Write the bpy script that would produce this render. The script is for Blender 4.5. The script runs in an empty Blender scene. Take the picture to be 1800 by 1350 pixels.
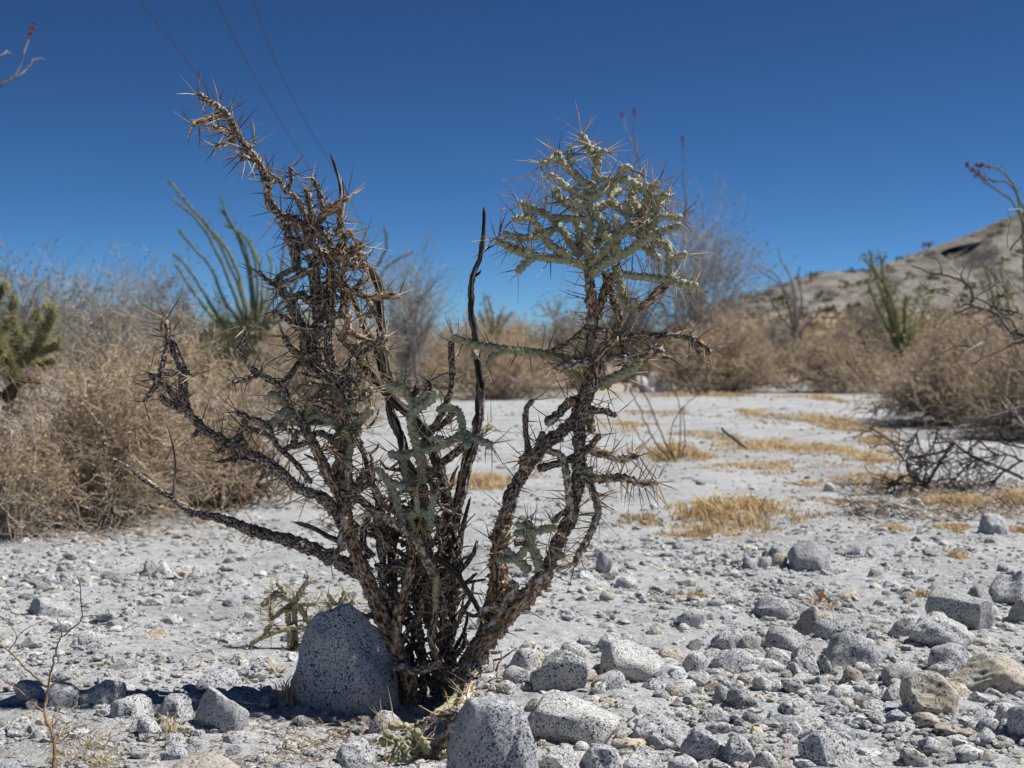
import bpy, bmesh, math, random
import numpy as np
from mathutils import Vector

S = bpy.context.scene
COL = S.collection
RNG = np.random.default_rng(7)

# ------------------------------------------------------------------ camera
F = 2500.0                       # focal length in photo pixels (1800 wide)
CAM = np.array([0.0, 0.0, 0.57])
PITCH = math.atan((675 - 600) / F)
cam_d = bpy.data.cameras.new('camera')
cam = bpy.data.objects.new('camera', cam_d)
COL.objects.link(cam)
cam.location = CAM
cam.rotation_euler = (math.pi / 2 - PITCH, 0, 0)
cam_d.sensor_width = 36
cam_d.lens = 50
cam_d.clip_start = 0.05
cam_d.clip_end = 5000
cam_d.dof.use_dof = True
cam_d.dof.focus_distance = 2.14
cam_d.dof.aperture_fstop = 8.6
S.camera = cam

# ------------------------------------------------------------------ sky and sun
SUN_ELEV, SUN_AZ = math.radians(55), math.radians(80)   # azimuth measured from +Y (view direction) towards +X
w = bpy.data.worlds.new('World')
S.world = w
w.use_nodes = True
wn = w.node_tree
wn.nodes.clear()
sky = wn.nodes.new('ShaderNodeTexSky')
sky.sky_type = 'NISHITA'
sky.sun_disc = False
sky.sun_elevation = SUN_ELEV
sky.sun_rotation = SUN_AZ
sky.altitude = 3000
sky.air_density = 0.6
sky.dust_density = 0.0
sky.ozone_density = 10.0
bg = wn.nodes.new('ShaderNodeBackground')
bg.inputs['Strength'].default_value = 0.106
wo = wn.nodes.new('ShaderNodeOutputWorld')
grade = wn.nodes.new('ShaderNodeMix')           # whole-sky colour grade: deep, contrasty desert blue
grade.data_type = 'RGBA'
grade.blend_type = 'MULTIPLY'
grade.inputs[0].default_value = 1.0
grade.inputs[7].default_value = (.50, .535, .47, 1)
gam = wn.nodes.new('ShaderNodeGamma')
gam.inputs[1].default_value = 1.3
wn.links.new(sky.outputs[0], grade.inputs[6])
wn.links.new(grade.outputs[2], gam.inputs[0])
wn.links.new(gam.outputs[0], bg.inputs['Color'])
wn.links.new(bg.outputs[0], wo.inputs['Surface'])

sd = bpy.data.lights.new('sun', 'SUN')
sd.energy = 5.0
sd.angle = math.radians(0.5)
sd.color = (1.0, 0.975, 0.935)
sun = bpy.data.objects.new('sun', sd)
COL.objects.link(sun)
sv = Vector((math.sin(SUN_AZ) * math.cos(SUN_ELEV), math.cos(SUN_AZ) * math.cos(SUN_ELEV), math.sin(SUN_ELEV)))
sun.rotation_euler = sv.to_track_quat('Z', 'Y').to_euler()
sun.location = (10, 0, 20)
S.view_settings.view_transform = 'Standard'
S.view_settings.look = 'None'
S.view_settings.gamma = 1
S.view_settings.exposure = 0.32
S.view_settings.use_curve_mapping = False
S.cycles.max_bounces = 6
S.cycles.diffuse_bounces = 3

# ------------------------------------------------------------------ picture -> world helpers
FWD = np.array([0, math.cos(PITCH), -math.sin(PITCH)])
UP = np.array([0, math.sin(PITCH), math.cos(PITCH)])
RIGHT = np.array([1.0, 0, 0])


def ground_z(x, y):
    x = np.asarray(x, float); y = np.asarray(y, float)
    r = np.sqrt(x * x + (y - 2) ** 2)
    near = 0.010 * np.sin(1.7 * x + .6) * np.cos(1.3 * y + .3) + 0.007 * np.sin(4.3 * x + 2.1 * y) + 0.005 * np.cos(6.9 * y - 2.6 * x + 1)
    far = 0.05 * np.sin(.31 * x + 1.0) * np.sin(.27 * y) + 0.03 * np.sin(.9 * x - .5 * y)
    k = np.clip((r - 4) / 12, 0, 1)
    return near * (1 - .3 * k) + far * k


def ray(px, py):
    return FWD + RIGHT * ((px - 900) / F) - UP * ((py - 675) / F)


def P(px, py, d):
    return CAM + ray(px, py) * d


def ground_hit(px, py):
    """world point where the picture point meets the ground, and its depth"""
    r = ray(px, py)
    d = CAM[2] / max(1e-4, -r[2])
    for _ in range(25):
        p = CAM + r * d
        d = (CAM[2] - float(ground_z(p[0], p[1]))) / max(1e-4, -r[2])
        d = min(d, 200)
    p = CAM + r * d
    p[2] = float(ground_z(p[0], p[1]))
    return p, d


# ------------------------------------------------------------------ object helpers
def mesh_data(name, V, faces, smooth=True, mats=(), mat_idx=None, attrs=None):
    me = bpy.data.meshes.new(name)
    V = np.asarray(V, np.float32)
    faces = [np.asarray(f, np.int32) for f in faces if len(f)]
    me.vertices.add(len(V))
    me.vertices.foreach_set('co', V.ravel())
    tot = sum(f.size for f in faces)
    npoly = sum(len(f) for f in faces)
    me.loops.add(tot)
    me.polygons.add(npoly)
    me.loops.foreach_set('vertex_index', np.concatenate([f.ravel() for f in faces]))
    starts, s = [], 0
    for f in faces:
        starts.append(s + np.arange(len(f)) * f.shape[1]); s += f.size
    me.polygons.foreach_set('loop_start', np.concatenate(starts).astype(np.int32))
    me.update(calc_edges=True)
    me.polygons.foreach_set('use_smooth', np.full(npoly, bool(smooth)))
    for m in mats:
        me.materials.append(m)
    if mat_idx is not None:
        me.polygons.foreach_set('material_index', np.asarray(mat_idx, np.int32))
    for k, a in (attrs or {}).items():
        a = np.asarray(a, np.float32)
        if a.ndim == 1:
            at = me.attributes.new(k, 'FLOAT', 'POINT'); at.data.foreach_set('value', a)
        elif a.shape[1] == 3:
            at = me.attributes.new(k, 'FLOAT_VECTOR', 'POINT'); at.data.foreach_set('vector', a.ravel())
    me.validate()
    return me


def link(name, me, parent=None, kind=None):
    o = bpy.data.objects.new(name, me)
    COL.objects.link(o)
    if parent is not None:
        o.parent = parent
    if kind:
        o['kind'] = kind
    return o


def mk(name, V, faces, mat, parent=None, smooth=True, kind=None, mat_idx=None, attrs=None):
    mats = mat if isinstance(mat, (list, tuple)) else [mat]
    return link(name, mesh_data(name, V, faces, smooth, mats, mat_idx, attrs), parent, kind)


def tag(o, label, cat, group=None):
    o['label'] = label
    o['category'] = cat
    if group:
        o['group'] = group
    return o


def thing(name, label, cat, loc, group=None):
    o = bpy.data.objects.new(name, None)
    o.empty_display_size = .05
    COL.objects.link(o)
    o.location = loc
    return tag(o, label, cat, group)


def copy_tree(o, loc, rotz=0, scale=1.0, parent=None):
    c = o.copy()
    COL.objects.link(c)
    if parent is not None:
        c.parent = parent
    else:
        c.location = loc
        c.rotation_euler = (0, 0, rotz)
        c.scale = (scale, scale, scale) if not isinstance(scale, tuple) else scale
    for ch in list(o.children):
        copy_tree(ch, None, parent=c)
    return c


def unit(a):
    return a / np.maximum(np.linalg.norm(a, axis=-1, keepdims=True), 1e-9)


def tubes(Q, R, sides=3):
    """Q (N,K,3) polylines, R (N,K) radii -> verts, quads (all polylines at once)"""
    Q = np.asarray(Q, float)
    N, K, _ = Q.shape
    T = unit(np.gradient(Q, axis=1))
    mean = unit(Q[:, -1] - Q[:, 0])
    ref = np.where(np.abs(mean[:, 2:3]) < .8, np.array([[0, 0, 1.0]]), np.array([[1.0, 0.2, 0]]))
    U = unit(np.cross(T, np.repeat(ref[:, None], K, 1)))
    W = np.cross(T, U)
    th = np.arange(sides) / sides * 2 * math.pi
    V = Q[:, :, None] + R[:, :, None, None] * (U[:, :, None] * np.cos(th)[None, None, :, None] + W[:, :, None] * np.sin(th)[None, None, :, None])
    idx = np.arange(N * K * sides).reshape(N, K, sides)
    a = idx[:, :-1]; b = np.roll(a, -1, 2); d = idx[:, 1:]; c = np.roll(d, -1, 2)
    faces = np.stack([a, b, c, d], -1).reshape(-1, 4)
    return V.reshape(-1, 3), faces


def catmull(pts, ds):
    pts = np.asarray(pts, float)
    if len(pts) == 2:
        pts = np.array([pts[0], (pts[0] + pts[1]) / 2, pts[1]])
    p = np.vstack([2 * pts[0] - pts[1], pts, 2 * pts[-1] - pts[-2]])
    out = []
    for i in range(1, len(p) - 2):
        t = np.linspace(0, 1, 12, endpoint=False)[:, None]
        a, b, c, d = p[i - 1], p[i], p[i + 1], p[i + 2]
        out.append(.5 * (2 * b + (c - a) * t + (2 * a - 5 * b + 4 * c - d) * t ** 2 + (-a + 3 * b - 3 * c + d) * t ** 3))
    out = np.vstack(out + [pts[-1:]])
    seg = np.linalg.norm(np.diff(out, axis=0), axis=1)
    s = np.concatenate([[0], np.cumsum(seg)])
    n = max(4, int(s[-1] / ds) + 1)
    si = np.linspace(0, s[-1], n)
    return np.stack([np.interp(si, s, out[:, k]) for k in range(out.shape[1])], 1), si


# ------------------------------------------------------------------ materials
def new_mat(name, rough=.9):
    m = bpy.data.materials.new(name)
    m.use_nodes = True
    nt = m.node_tree
    b = nt.nodes['Principled BSDF']
    b.inputs['Roughness'].default_value = rough
    b.inputs['Specular IOR Level'].default_value = .2
    return m, nt, b


def nd(nt, kind, **kw):
    n = nt.nodes.new(kind)
    for k, v in kw.items():
        if k in n.inputs:
            n.inputs[k].default_value = v
        else:
            setattr(n, k, v)
    return n


def ramp(nt, fac, stops, interp='LINEAR'):
    r = nt.nodes.new('ShaderNodeValToRGB')
    e = r.color_ramp.elements
    r.color_ramp.interpolation = interp
    while len(e) < len(stops):
        e.new(.5)
    for i, (p, c) in enumerate(stops):
        e[i].position = p
        e[i].color = (*c, 1) if len(c) == 3 else c
    nt.links.new(fac, r.inputs[0])
    return r.outputs[0]


def mix(nt, fac, a, b, mode='MIX'):
    m = nt.nodes.new('ShaderNodeMix')
    m.data_type = 'RGBA'
    m.blend_type = mode
    for sock, v in ((m.inputs[0], fac), (m.inputs[6], a), (m.inputs[7], b)):
        if hasattr(v, 'is_linked'):
            nt.links.new(v, sock)
        elif isinstance(v, (int, float)):
            sock.default_value = v
        else:
            sock.default_value = (*v, 1)
    return m.outputs[2]


def coords(nt, src='Object', scale=(1, 1, 1)):
    if src in ('Object', 'Generated'):
        o = nd(nt, 'ShaderNodeTexCoord').outputs[src]
    else:
        o = nd(nt, 'ShaderNodeAttribute', attribute_name=src).outputs['Vector']
    mp = nd(nt, 'ShaderNodeMapping')
    mp.inputs['Scale'].default_value = scale
    nt.links.new(o, mp.inputs['Vector'])
    return mp.outputs[0]


def tex(nt, co, scale, detail=3, rough=.55, dist=0):
    n = nd(nt, 'ShaderNodeTexNoise')
    n.inputs['Scale'].default_value = scale
    n.inputs['Detail'].default_value = detail
    n.inputs['Roughness'].default_value = rough
    n.inputs['Distortion'].default_value = dist
    nt.links.new(co, n.inputs['Vector'])
    return n.outputs['Fac']


def bump(nt, b, h, strength, dist):
    n = nd(nt, 'ShaderNodeBump')
    n.inputs['Strength'].default_value = strength
    n.inputs['Distance'].default_value = dist
    nt.links.new(h, n.inputs['Height'])
    nt.links.new(n.outputs[0], b.inputs['Normal'])


def bark_mat(name, dark, mid, light, stretch=.3, scale=260, pos=(.38, .5, .6), rough=.9, bumpk=.6):
    m, nt, b = new_mat(name, rough)
    co = coords(nt, 'axis_co', (1, 1, stretch))
    f = tex(nt, co, scale, 3, .6)
    c = ramp(nt, f, [(pos[0], dark), (pos[1], mid), (pos[2], light)])
    f2 = tex(nt, coords(nt, 'Object'), 28, 2)
    v = ramp(nt, f2, [(.3, (.72, .72, .72)), (.7, (1.2, 1.18, 1.14))])
    c = mix(nt, 1.0, c, v, 'MULTIPLY')
    nt.links.new(c, b.inputs['Base Color'])
    bump(nt, b, f, bumpk, .003)
    return m


def skin_mat(name, a, bcol, scar, rough=.75):
    m, nt, b = new_mat(name, rough)
    co = coords(nt, 'Object')
    f = tex(nt, co, 170, 3)
    c = ramp(nt, f, [(.35, a), (.62, bcol)])
    f2 = tex(nt, co, 75, 3, .6)
    s = ramp(nt, f2, [(.58, (0, 0, 0)), (.68, (1, 1, 1))])
    c = mix(nt, s, c, scar)
    nt.links.new(c, b.inputs['Base Color'])
    f3 = tex(nt, co, 420, 2)
    bump(nt, b, f3, .35, .0012)
    return m


def plain_mat(name, a, c2, scale, rough=.9, pos=(.35, .65), bumpk=0, src='Object', stretch=(1, 1, 1), trans=0):
    m, nt, b = new_mat(name, rough)
    f = tex(nt, coords(nt, src, stretch), scale, 2)
    c = ramp(nt, f, [(pos[0], a), (pos[1], c2)])
    nt.links.new(c, b.inputs['Base Color'])
    if bumpk:
        bump(nt, b, f, bumpk, .01)
    if trans:
        tr = nd(nt, 'ShaderNodeBsdfTranslucent')
        nt.links.new(c, tr.inputs['Color'])
        mx = nd(nt, 'ShaderNodeMixShader')
        mx.inputs[0].default_value = trans
        nt.links.new(b.outputs[0], mx.inputs[1])
        nt.links.new(tr.outputs[0], mx.inputs[2])
        nt.links.new(mx.outputs[0], nt.nodes['Material Output'].inputs['Surface'])
    return m


def granite(name, light, grey, fleck=.455, scale=380, tint_attr=False, sharp=.035, cream=None):
    m, nt, b = new_mat(name, .92)
    co = coords(nt, 'Object')
    oi = nd(nt, 'ShaderNodeObjectInfo')
    if not tint_attr:                       # every rock its own patch of grain
        add = nd(nt, 'ShaderNodeVectorMath', operation='ADD')
        nt.links.new(co, add.inputs[0]); nt.links.new(oi.outputs['Location'], add.inputs[1])
        co = add.outputs[0]
    base = ramp(nt, tex(nt, co, 60, 3), [(.35, grey), (.62, light)])
    if cream:
        base = mix(nt, ramp(nt, tex(nt, co, 22, 3), [(.42, (0, 0, 0)), (.6, (1, 1, 1))]), base, cream)
    f = tex(nt, co, scale, 2.5, .6, .6)
    d = ramp(nt, f, [(fleck - sharp, (1, 1, 1)), (fleck + sharp, (0, 0, 0))])
    patch = ramp(nt, tex(nt, co, 35, 2), [(.3, (.55, .55, .55)), (.7, (1, 1, 1))])
    d = mix(nt, 1.0, d, patch, 'MULTIPLY')
    c = mix(nt, d, base, (.035, .036, .04))
    f2 = tex(nt, co, scale * .5, 2, .6, .4)
    d2 = ramp(nt, f2, [(.35, (1, 1, 1)), (.42, (0, 0, 0))])
    c = mix(nt, d2, c, (.06, .062, .068))
    if tint_attr:
        at = nd(nt, 'ShaderNodeAttribute', attribute_name='tint')
        c = mix(nt, 1.0, c, at.outputs['Color'], 'MULTIPLY')
    else:
        c = mix(nt, 1.0, c, ramp(nt, oi.outputs['Random'], [(0, (.82, .83, .86)), (.5, (.96, .96, .97)), (1, (1.06, 1.04, 1.0))]), 'MULTIPLY')
    # dust and weather stains of their own shape
    st = ramp(nt, tex(nt, co, 11, 4, .6, .5), [(.48, (0, 0, 0)), (.68, (.42, .42, .42))])
    c = mix(nt, st, c, (.50, .475, .43))
    nt.links.new(c, b.inputs['Base Color'])
    h = tex(nt, co, 90, 6, .75)
    bump(nt, b, h, .8, .009)
    return m


M = {}
M['green'] = skin_mat('green_skin', (.25, .26, .165), (.43, .435, .31), (.46, .40, .27))
M['olive'] = skin_mat('olive_skin', (.27, .255, .14), (.43, .405, .25), (.50, .41, .28))
M['brown'] = bark_mat('brown_bark', (.055, .032, .019), (.31, .195, .115), (.64, .52, .39), .35, 300, (.40, .5, .62))
M['dark'] = bark_mat('dark_bark', (.022, .017, .013), (.15, .108, .078), (.56, .49, .41), .6, 380, (.39, .50, .62))
M['wood'] = bark_mat('dead_wood', (.020, .017, .015), (.085, .07, .058), (.40, .36, .31), .07, 260, (.42, .54, .68))
M['pale'] = bark_mat('flaky_pale_bark', (.16, .09, .05), (.30, .24, .15), (.62, .56, .50), .5, 190, (.42, .5, .56))
M['spine_tan'] = plain_mat('tan_spine', (.30, .19, .08), (.50, .36, .18), 60, .5)
M['spine_dark'] = plain_mat('dark_spine', (.07, .05, .04), (.17, .13, .1), 60, .6)
M['spine_pale'] = plain_mat('pale_spine', (.40, .34, .24), (.58, .51, .39), 60, .5)
M['granite'] = granite('speckled_granite', (.74, .74, .735), (.60, .604, .608))
M['granite_grey'] = granite('grey_granite', (.58, .588, .60), (.45, .458, .47), .47)
M['granite_cream'] = granite('cream_granite', (.60, .57, .50), (.46, .43, .37), .41, cream=(.56, .49, .37))
M['quartz'] = granite('white_quartz', (.74, .73, .71), (.58, .57, .55), .27)
M['gravel'] = granite('mixed_gravel', (.66, .66, .65), (.50, .50, .505), .43, 380, True)
M['bush_stem'] = plain_mat('grey_brown_twig', (.18, .15, .12), (.46, .40, .335), 9)
M['bush_twig'] = plain_mat('tan_dry_twig', (.38, .285, .185), (.62, .51, .38), 7)
M['bush_leaf'] = plain_mat('tan_dry_bract', (.42, .29, .155), (.68, .52, .32), 12, trans=.25)
M['grey_twig'] = plain_mat('grey_bare_twig', (.24, .22, .19), (.44, .41, .37), 6)
M['black_twig'] = plain_mat('blackened_twig', (.05, .043, .038), (.17, .14, .115), 8)
M['white_twig'] = plain_mat('bleached_twig', (.40, .37, .34), (.60, .57, .53), 8)
M['creosote'] = plain_mat('olive_leaf', (.10, .115, .05), (.20, .20, .10), 4, trans=.25)
M['creosote_grey'] = plain_mat('grey_green_leaf', (.16, .17, .12), (.28, .28, .21), 4, trans=.25)
M['ocotillo'] = plain_mat('ocotillo_bark', (.10, .12, .06), (.20, .20, .13), 14)
M['ocotillo_leaf'] = plain_mat('ocotillo_leaf', (.085, .125, .035), (.16, .20, .07), 6, trans=.3)
M['ocotillo_grey'] = plain_mat('bare_ocotillo_bark', (.13, .115, .13), (.25, .22, .22), 14)
M['flower'] = plain_mat('withered_red_flower', (.16, .065, .065), (.27, .13, .125), 30)
M['grass'] = plain_mat('golden_dry_grass', (.49, .35, .18), (.75, .59, .36), 20, trans=.35)
M['straw'] = plain_mat('pale_straw', (.42, .33, .2), (.66, .56, .4), 20, trans=.3)
M['cholla_y'] = plain_mat('yellow_fuzzy_spine', (.28, .26, .125), (.44, .41, .23), 20)
M['cholla_g'] = plain_mat('yellow_green_joint', (.085, .085, .035), (.16, .15, .07), 20)
M['rust'] = plain_mat('rust_bark', (.075, .045, .028), (.19, .115, .065), 10)
M['red_stem'] = plain_mat('reddish_twig', (.22, .12, .06), (.40, .25, .14), 12)
M['leaf_orange'] = plain_mat('orange_dead_leaf', (.42, .19, .06), (.58, .32, .13), 40)
M['wire'] = plain_mat('dull_cable', (.04, .04, .05), (.07, .07, .08), 3)
M['scrub'] = plain_mat('hill_scrub', (.10, .08, .05), (.2, .16, .1), .5)


def ground_mat():
    m, nt, b = new_mat('sandy_wash', .95)
    co = coords(nt, 'Object')
    big = ramp(nt, tex(nt, co, 2.4, 6, .68), [(.34, (.35, .35, .345)), (.5, (.475, .48, .482)), (.66, (.54, .545, .548))])
    grain = ramp(nt, tex(nt, co, 300, 3, .7), [(.32, (.45, .45, .46)), (.42, (.93, .93, .93)), (.7, (1.1, 1.1, 1.09))])
    c = mix(nt, 1.0, big, grain, 'MULTIPLY')
    mid = ramp(nt, tex(nt, co, 42, 4, .65), [(.3, (.62, .62, .63)), (.5, (1, 1, 1)), (.72, (1.14, 1.14, 1.13))])
    c = mix(nt, 1.0, c, mid, 'MULTIPLY')
    # far plain turns to tan soil under the scrub
    sep = nd(nt, 'ShaderNodeSeparateXYZ')
    nt.links.new(co, sep.inputs[0])
    add = nd(nt, 'ShaderNodeMath', operation='ADD')
    sc = nd(nt, 'ShaderNodeMath', operation='MULTIPLY')
    nt.links.new(tex(nt, co, .35, 3), sc.inputs[0]); sc.inputs[1].default_value = 9
    nt.links.new(sep.outputs[1], add.inputs[0]); nt.links.new(sc.outputs[0], add.inputs[1])
    mr = nd(nt, 'ShaderNodeMapRange')
    mr.inputs[1].default_value = 19; mr.inputs[2].default_value = 26
    nt.links.new(add.outputs[0], mr.inputs[0])
    c = mix(nt, mr.outputs[0], c, (.40, .32, .235))
    nt.links.new(c, b.inputs['Base Color'])
    h1 = tex(nt, co, 260, 3, .7)
    h2 = tex(nt, co, 26, 6, .7)
    mth = nd(nt, 'ShaderNodeMath', operation='MULTIPLY_ADD')
    nt.links.new(h2, mth.inputs[0]); mth.inputs[1].default_value = 5.0
    nt.links.new(h1, mth.inputs[2])
    bump(nt, b, mth.outputs[0], .7, .007)
    return m


M['ground'] = ground_mat()


def hill_mat():
    m, nt, b = new_mat('hill_rock', .95)
    co = coords(nt, 'Object')
    n1 = tex(nt, coords(nt, 'Object', (1, .4, 1.3)), .22, 6, .68, 1.0)
    rock = ramp(nt, n1, [(.3, (.13, .115, .097)), (.46, (.21, .19, .163)), (.58, (.30, .275, .238)), (.74, (.38, .355, .31))])
    n2 = tex(nt, co, .9, 4, .7)
    rock = mix(nt, 1.0, rock, ramp(nt, n2, [(.35, (.62, .62, .62)), (.55, (1.05, 1.05, 1.05))]), 'MULTIPLY')
    sand = ramp(nt, tex(nt, co, .5, 4), [(.35, (.36, .285, .2)), (.6, (.47, .39, .29))])
    at = nd(nt, 'ShaderNodeAttribute', attribute_name='apron')
    c = mix(nt, at.outputs['Fac'], rock, sand)
    nt.links.new(c, b.inputs['Base Color'])
    bump(nt, b, n2, .9, .9)
    return m


M['hill'] = hill_mat()

# ================================================================== LAND
def fbm(x, y, seed, octs=5, base=1.0):
    r = np.random.default_rng(seed)
    out = np.zeros_like(x); amp = 1.0; fr = base
    for _ in range(octs):
        for _ in range(3):
            a = r.uniform(0, 2 * math.pi); p = r.uniform(0, 6.28)
            out += amp * np.sin(fr * (x * math.cos(a) + y * math.sin(a)) + p + 1.3 * np.sin(fr * .7 * (x * math.sin(a) - y * math.cos(a)) + p * 2))
        amp *= .55; fr *= 1.9
    return out / 3


def ground_detail(X, Y):
    rr = np.sqrt(X ** 2 + (Y - 2.2) ** 2)
    return (fbm(X, Y, 5, 4, 5.0) * .005 + (np.abs(fbm(X, Y, 6, 3, 2.4)) - .5) * .008) * np.exp(-np.clip(rr - 2, 0, None) / 9)


def build_ground():
    n = 350
    u = np.linspace(-1, 1, n)
    a = .9
    k = math.asinh(700 / a)
    xs = a * np.sinh(u * k)
    ys = 2.2 + a * np.sinh(u * k)
    X, Y = np.meshgrid(xs, ys)
    Z = ground_z(X, Y)
    rr = np.sqrt(X ** 2 + (Y - 2.2) ** 2)
    Z = Z + ground_detail(X, Y)
    nz = RNG.normal(0, 1, X.shape)
    nz = (nz + np.roll(nz, 1, 0) + np.roll(nz, 1, 1) + np.roll(nz, -1, 0) + np.roll(nz, -1, 1)) / 5
    Z = Z + nz * .006 * np.exp(-rr / 5)
    V = np.stack([X, Y, Z], -1).reshape(-1, 3)
    idx = np.arange(n * n).reshape(n, n)
    f = np.stack([idx[:-1, :-1], idx[:-1, 1:], idx[1:, 1:], idx[1:, :-1]], -1).reshape(-1, 4)
    o = mk('ground', V, [f], M['ground'], kind='structure')
    o['label'] = 'pale grey sandy desert wash strewn with gravel'
    return o


build_ground()


# --- the hill on the right: a face that rises from its sandy apron to the ridge, then falls away behind
RIDGE_PX = np.array([-2600, 600, 1150, 1255, 1300, 1350, 1400, 1440, 1475, 1510, 1530, 1560, 1610, 1660, 1720, 1765, 1800, 1900, 2100, 2500, 3200, 4300])
RIDGE_PY = np.array([600, 600, 590, 545, 528, 512, 497, 487, 480, 478, 474, 460, 440, 420, 398, 380, 371, 345, 320, 330, 420, 590])
D_RIDGE, D_FOOT = 210.0, 70.0


def build_hill():
    nu, nv = 420, 130
    px = np.linspace(1080, 4300, nu)
    px = np.concatenate([np.linspace(1080, 1900, 300), np.linspace(1910, 4300, 120)])
    rpy = np.interp(px, RIDGE_PX, RIDGE_PY)
    xr = (px - 900) / F * D_RIDGE
    zr = CAM[2] + (600 - rpy) / F * D_RIDGE
    t = np.linspace(0, 1.5, nv)
    tt, _ = np.meshgrid(t, xr, indexing='ij')
    X0 = np.broadcast_to(xr, tt.shape)
    ZR = np.broadcast_to(zr, tt.shape)
    up = np.clip(tt, 0, 1)
    prof = np.where(up < .42, up / .42 * .16, .16 + (np.clip(up - .42, 0, 1) / .58) ** 1.0 * .84)
    apron_h = np.minimum(ZR, CAM[2] + (600 - 548) / F * D_RIDGE * .72)
    ztop = np.maximum(ZR, 0)
    Zb = np.where(up < .42, up / .42 * np.minimum(apron_h, ztop * .55), 0)
    low = np.minimum(apron_h, ztop * .55)
    Zb = np.where(up < .42, low * (up / .42), low + (ztop - low) * ((up - .42) / .58) ** .9)
    Yb = np.where(up < .42, D_FOOT + (D_RIDGE - 55 - D_FOOT) * (up / .42), D_RIDGE - 55 + 55 * ((up - .42) / .58))
    over = np.clip(tt - 1, 0, 1)
    Zb = Zb * (1 - over / .5) - over * 2
    Yb = Yb + over * 160
    X = X0 * (Yb / D_RIDGE)          # keeps the foot of the hill under its ridge as the ground fans out
    nzz = fbm(X, Zb * 3 + Yb * .3, 3, 5, .06)
    amp = np.clip(ztop / 12, 0, 1) * np.clip((up - .3) * 2.2, 0, 1)
    Yn = Yb + nzz * 3.6 * amp
    gully = np.abs(np.sin(X * .22 + .25 * nzz * 3 + Zb * .15))
    Yn += (gully - .6) * 3.4 * amp * (1 - over)
    Zn = Zb + fbm(X, Yb, 9, 5, .11) * .6 * (.12 + amp)
    # cave: a hollow pushed deep into the face under an overhang
    Ppx = 900 + X / Yb * F
    Ppy = 600 - (Zb - CAM[2]) / Yb * F
    cave = np.zeros_like(X)
    for cx, cy, rx, ry in ((1700, 443, 30, 11), (1716, 452, 24, 20), (1734, 456, 15, 26), (1728, 474, 11, 14)):
        cave = np.maximum(cave, np.clip(1.3 * (1.3 + .35 * nzz - np.sqrt(((Ppx - cx) / rx) ** 2 + ((Ppy - cy) / ry) ** 2)), 0, 1))
    cave *= np.clip((1 - over * 20), 0, 1) * (up > .5)
    Yn += cave * (10 + 3 * nzz)
    apron = np.clip((.44 - up) / .05 + nzz * .35, 0, 1)
    V = np.stack([X, Yn, Zn - .15 * (up < .001)], -1).reshape(-1, 3)
    idx = np.arange(V.shape[0]).reshape(tt.shape)
    f = np.stack([idx[:-1, :-1], idx[:-1, 1:], idx[1:, 1:], idx[1:, :-1]], -1).reshape(-1, 4)
    o = mk('hill', V, [f], M['hill'], kind='structure', attrs={'apron': apron.ravel()})
    o['label'] = 'bare grey rocky hill with a dark hollow and a tan sandy foot'
    return V.reshape(*tt.shape, 3)


HILL = build_hill()


# --- scrub dots on the hill foot and the far plain: far-off, uncountable
def build_far_scrub():
    Vs, Fs, off = [], [], 0
    r = np.random.default_rng(21)
    pts = []
    h = HILL[2:90, :330]
    for _ in range(760):
        i, j = r.integers(0, h.shape[0]), r.integers(0, h.shape[1])
        if i > 50 and r.random() < .55:
            continue
        pts.append((h[i, j] + [r.normal(0, .5), r.normal(0, .5), 0], r.uniform(.35, 1.1)))
    for _ in range(420):
        y = r.uniform(45, 160); x = r.uniform(-.55, .5) * y
        pts.append((np.array([x, y, float(ground_z(x, y))]), r.uniform(.4, 1.2)))
    for p, s in pts:
        n = 26
        d = unit(r.normal(0, 1, (n, 3))); d[:, 2] = np.abs(d[:, 2])
        c = p + d * s * r.uniform(.3, 1, (n, 1)) * [1, 1, .75]
        a = unit(r.normal(0, 1, (n, 3))) * s * .3
        b = unit(r.normal(0, 1, (n, 3))) * s * .3
        V = np.stack([c - a, c + b, c + a], 1).reshape(-1, 3)
        Vs.append(V); Fs.append(np.arange(n * 3).reshape(-1, 3) + off); off += n * 3
    o = mk('far_scrub', np.vstack(Vs), [np.vstack(Fs)], M['scrub'], smooth=False, kind='stuff')
    o['label'] = 'dark low scrub dotting the far plain and hill foot'
    o['category'] = 'scrub'


build_far_scrub()


# --- power lines across the sky
def power_line(pts, label):
    q = np.array([P(a, b, d) for a, b, d in pts])
    c, s = catmull(q, 1.5)
    V, f = tubes(c[None], np.full((1, len(c)), .017), 5)
    o = mk('power_line', V, [f], M['wire'])
    tag(o, label, 'power line', 'power lines crossing the sky')


power_line([(150, -130, 33), (245, 0, 40), (300, 70, 46), (350, 135, 54), (410, 225, 68), (470, 330, 92), (530, 470, 150), (570, 590, 330)], 'thin sagging power line meeting the tip of the long dry cactus arm')
power_line([(310, -190, 30), (380, 0, 40), (440, 120, 49), (500, 225, 61), (545, 298, 73), (590, 385, 98), (640, 500, 165), (668, 592, 330)], 'thin sagging power line passing just right of the long dry cactus arm')
power_line([(385, -180, 31), (445, 0, 40), (485, 110, 48), (535, 210, 59), (588, 300, 74), (630, 385, 100), (672, 500, 165), (690, 592, 330)], 'power line farthest from the dry cactus arm, ending behind its upright twigs')

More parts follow.
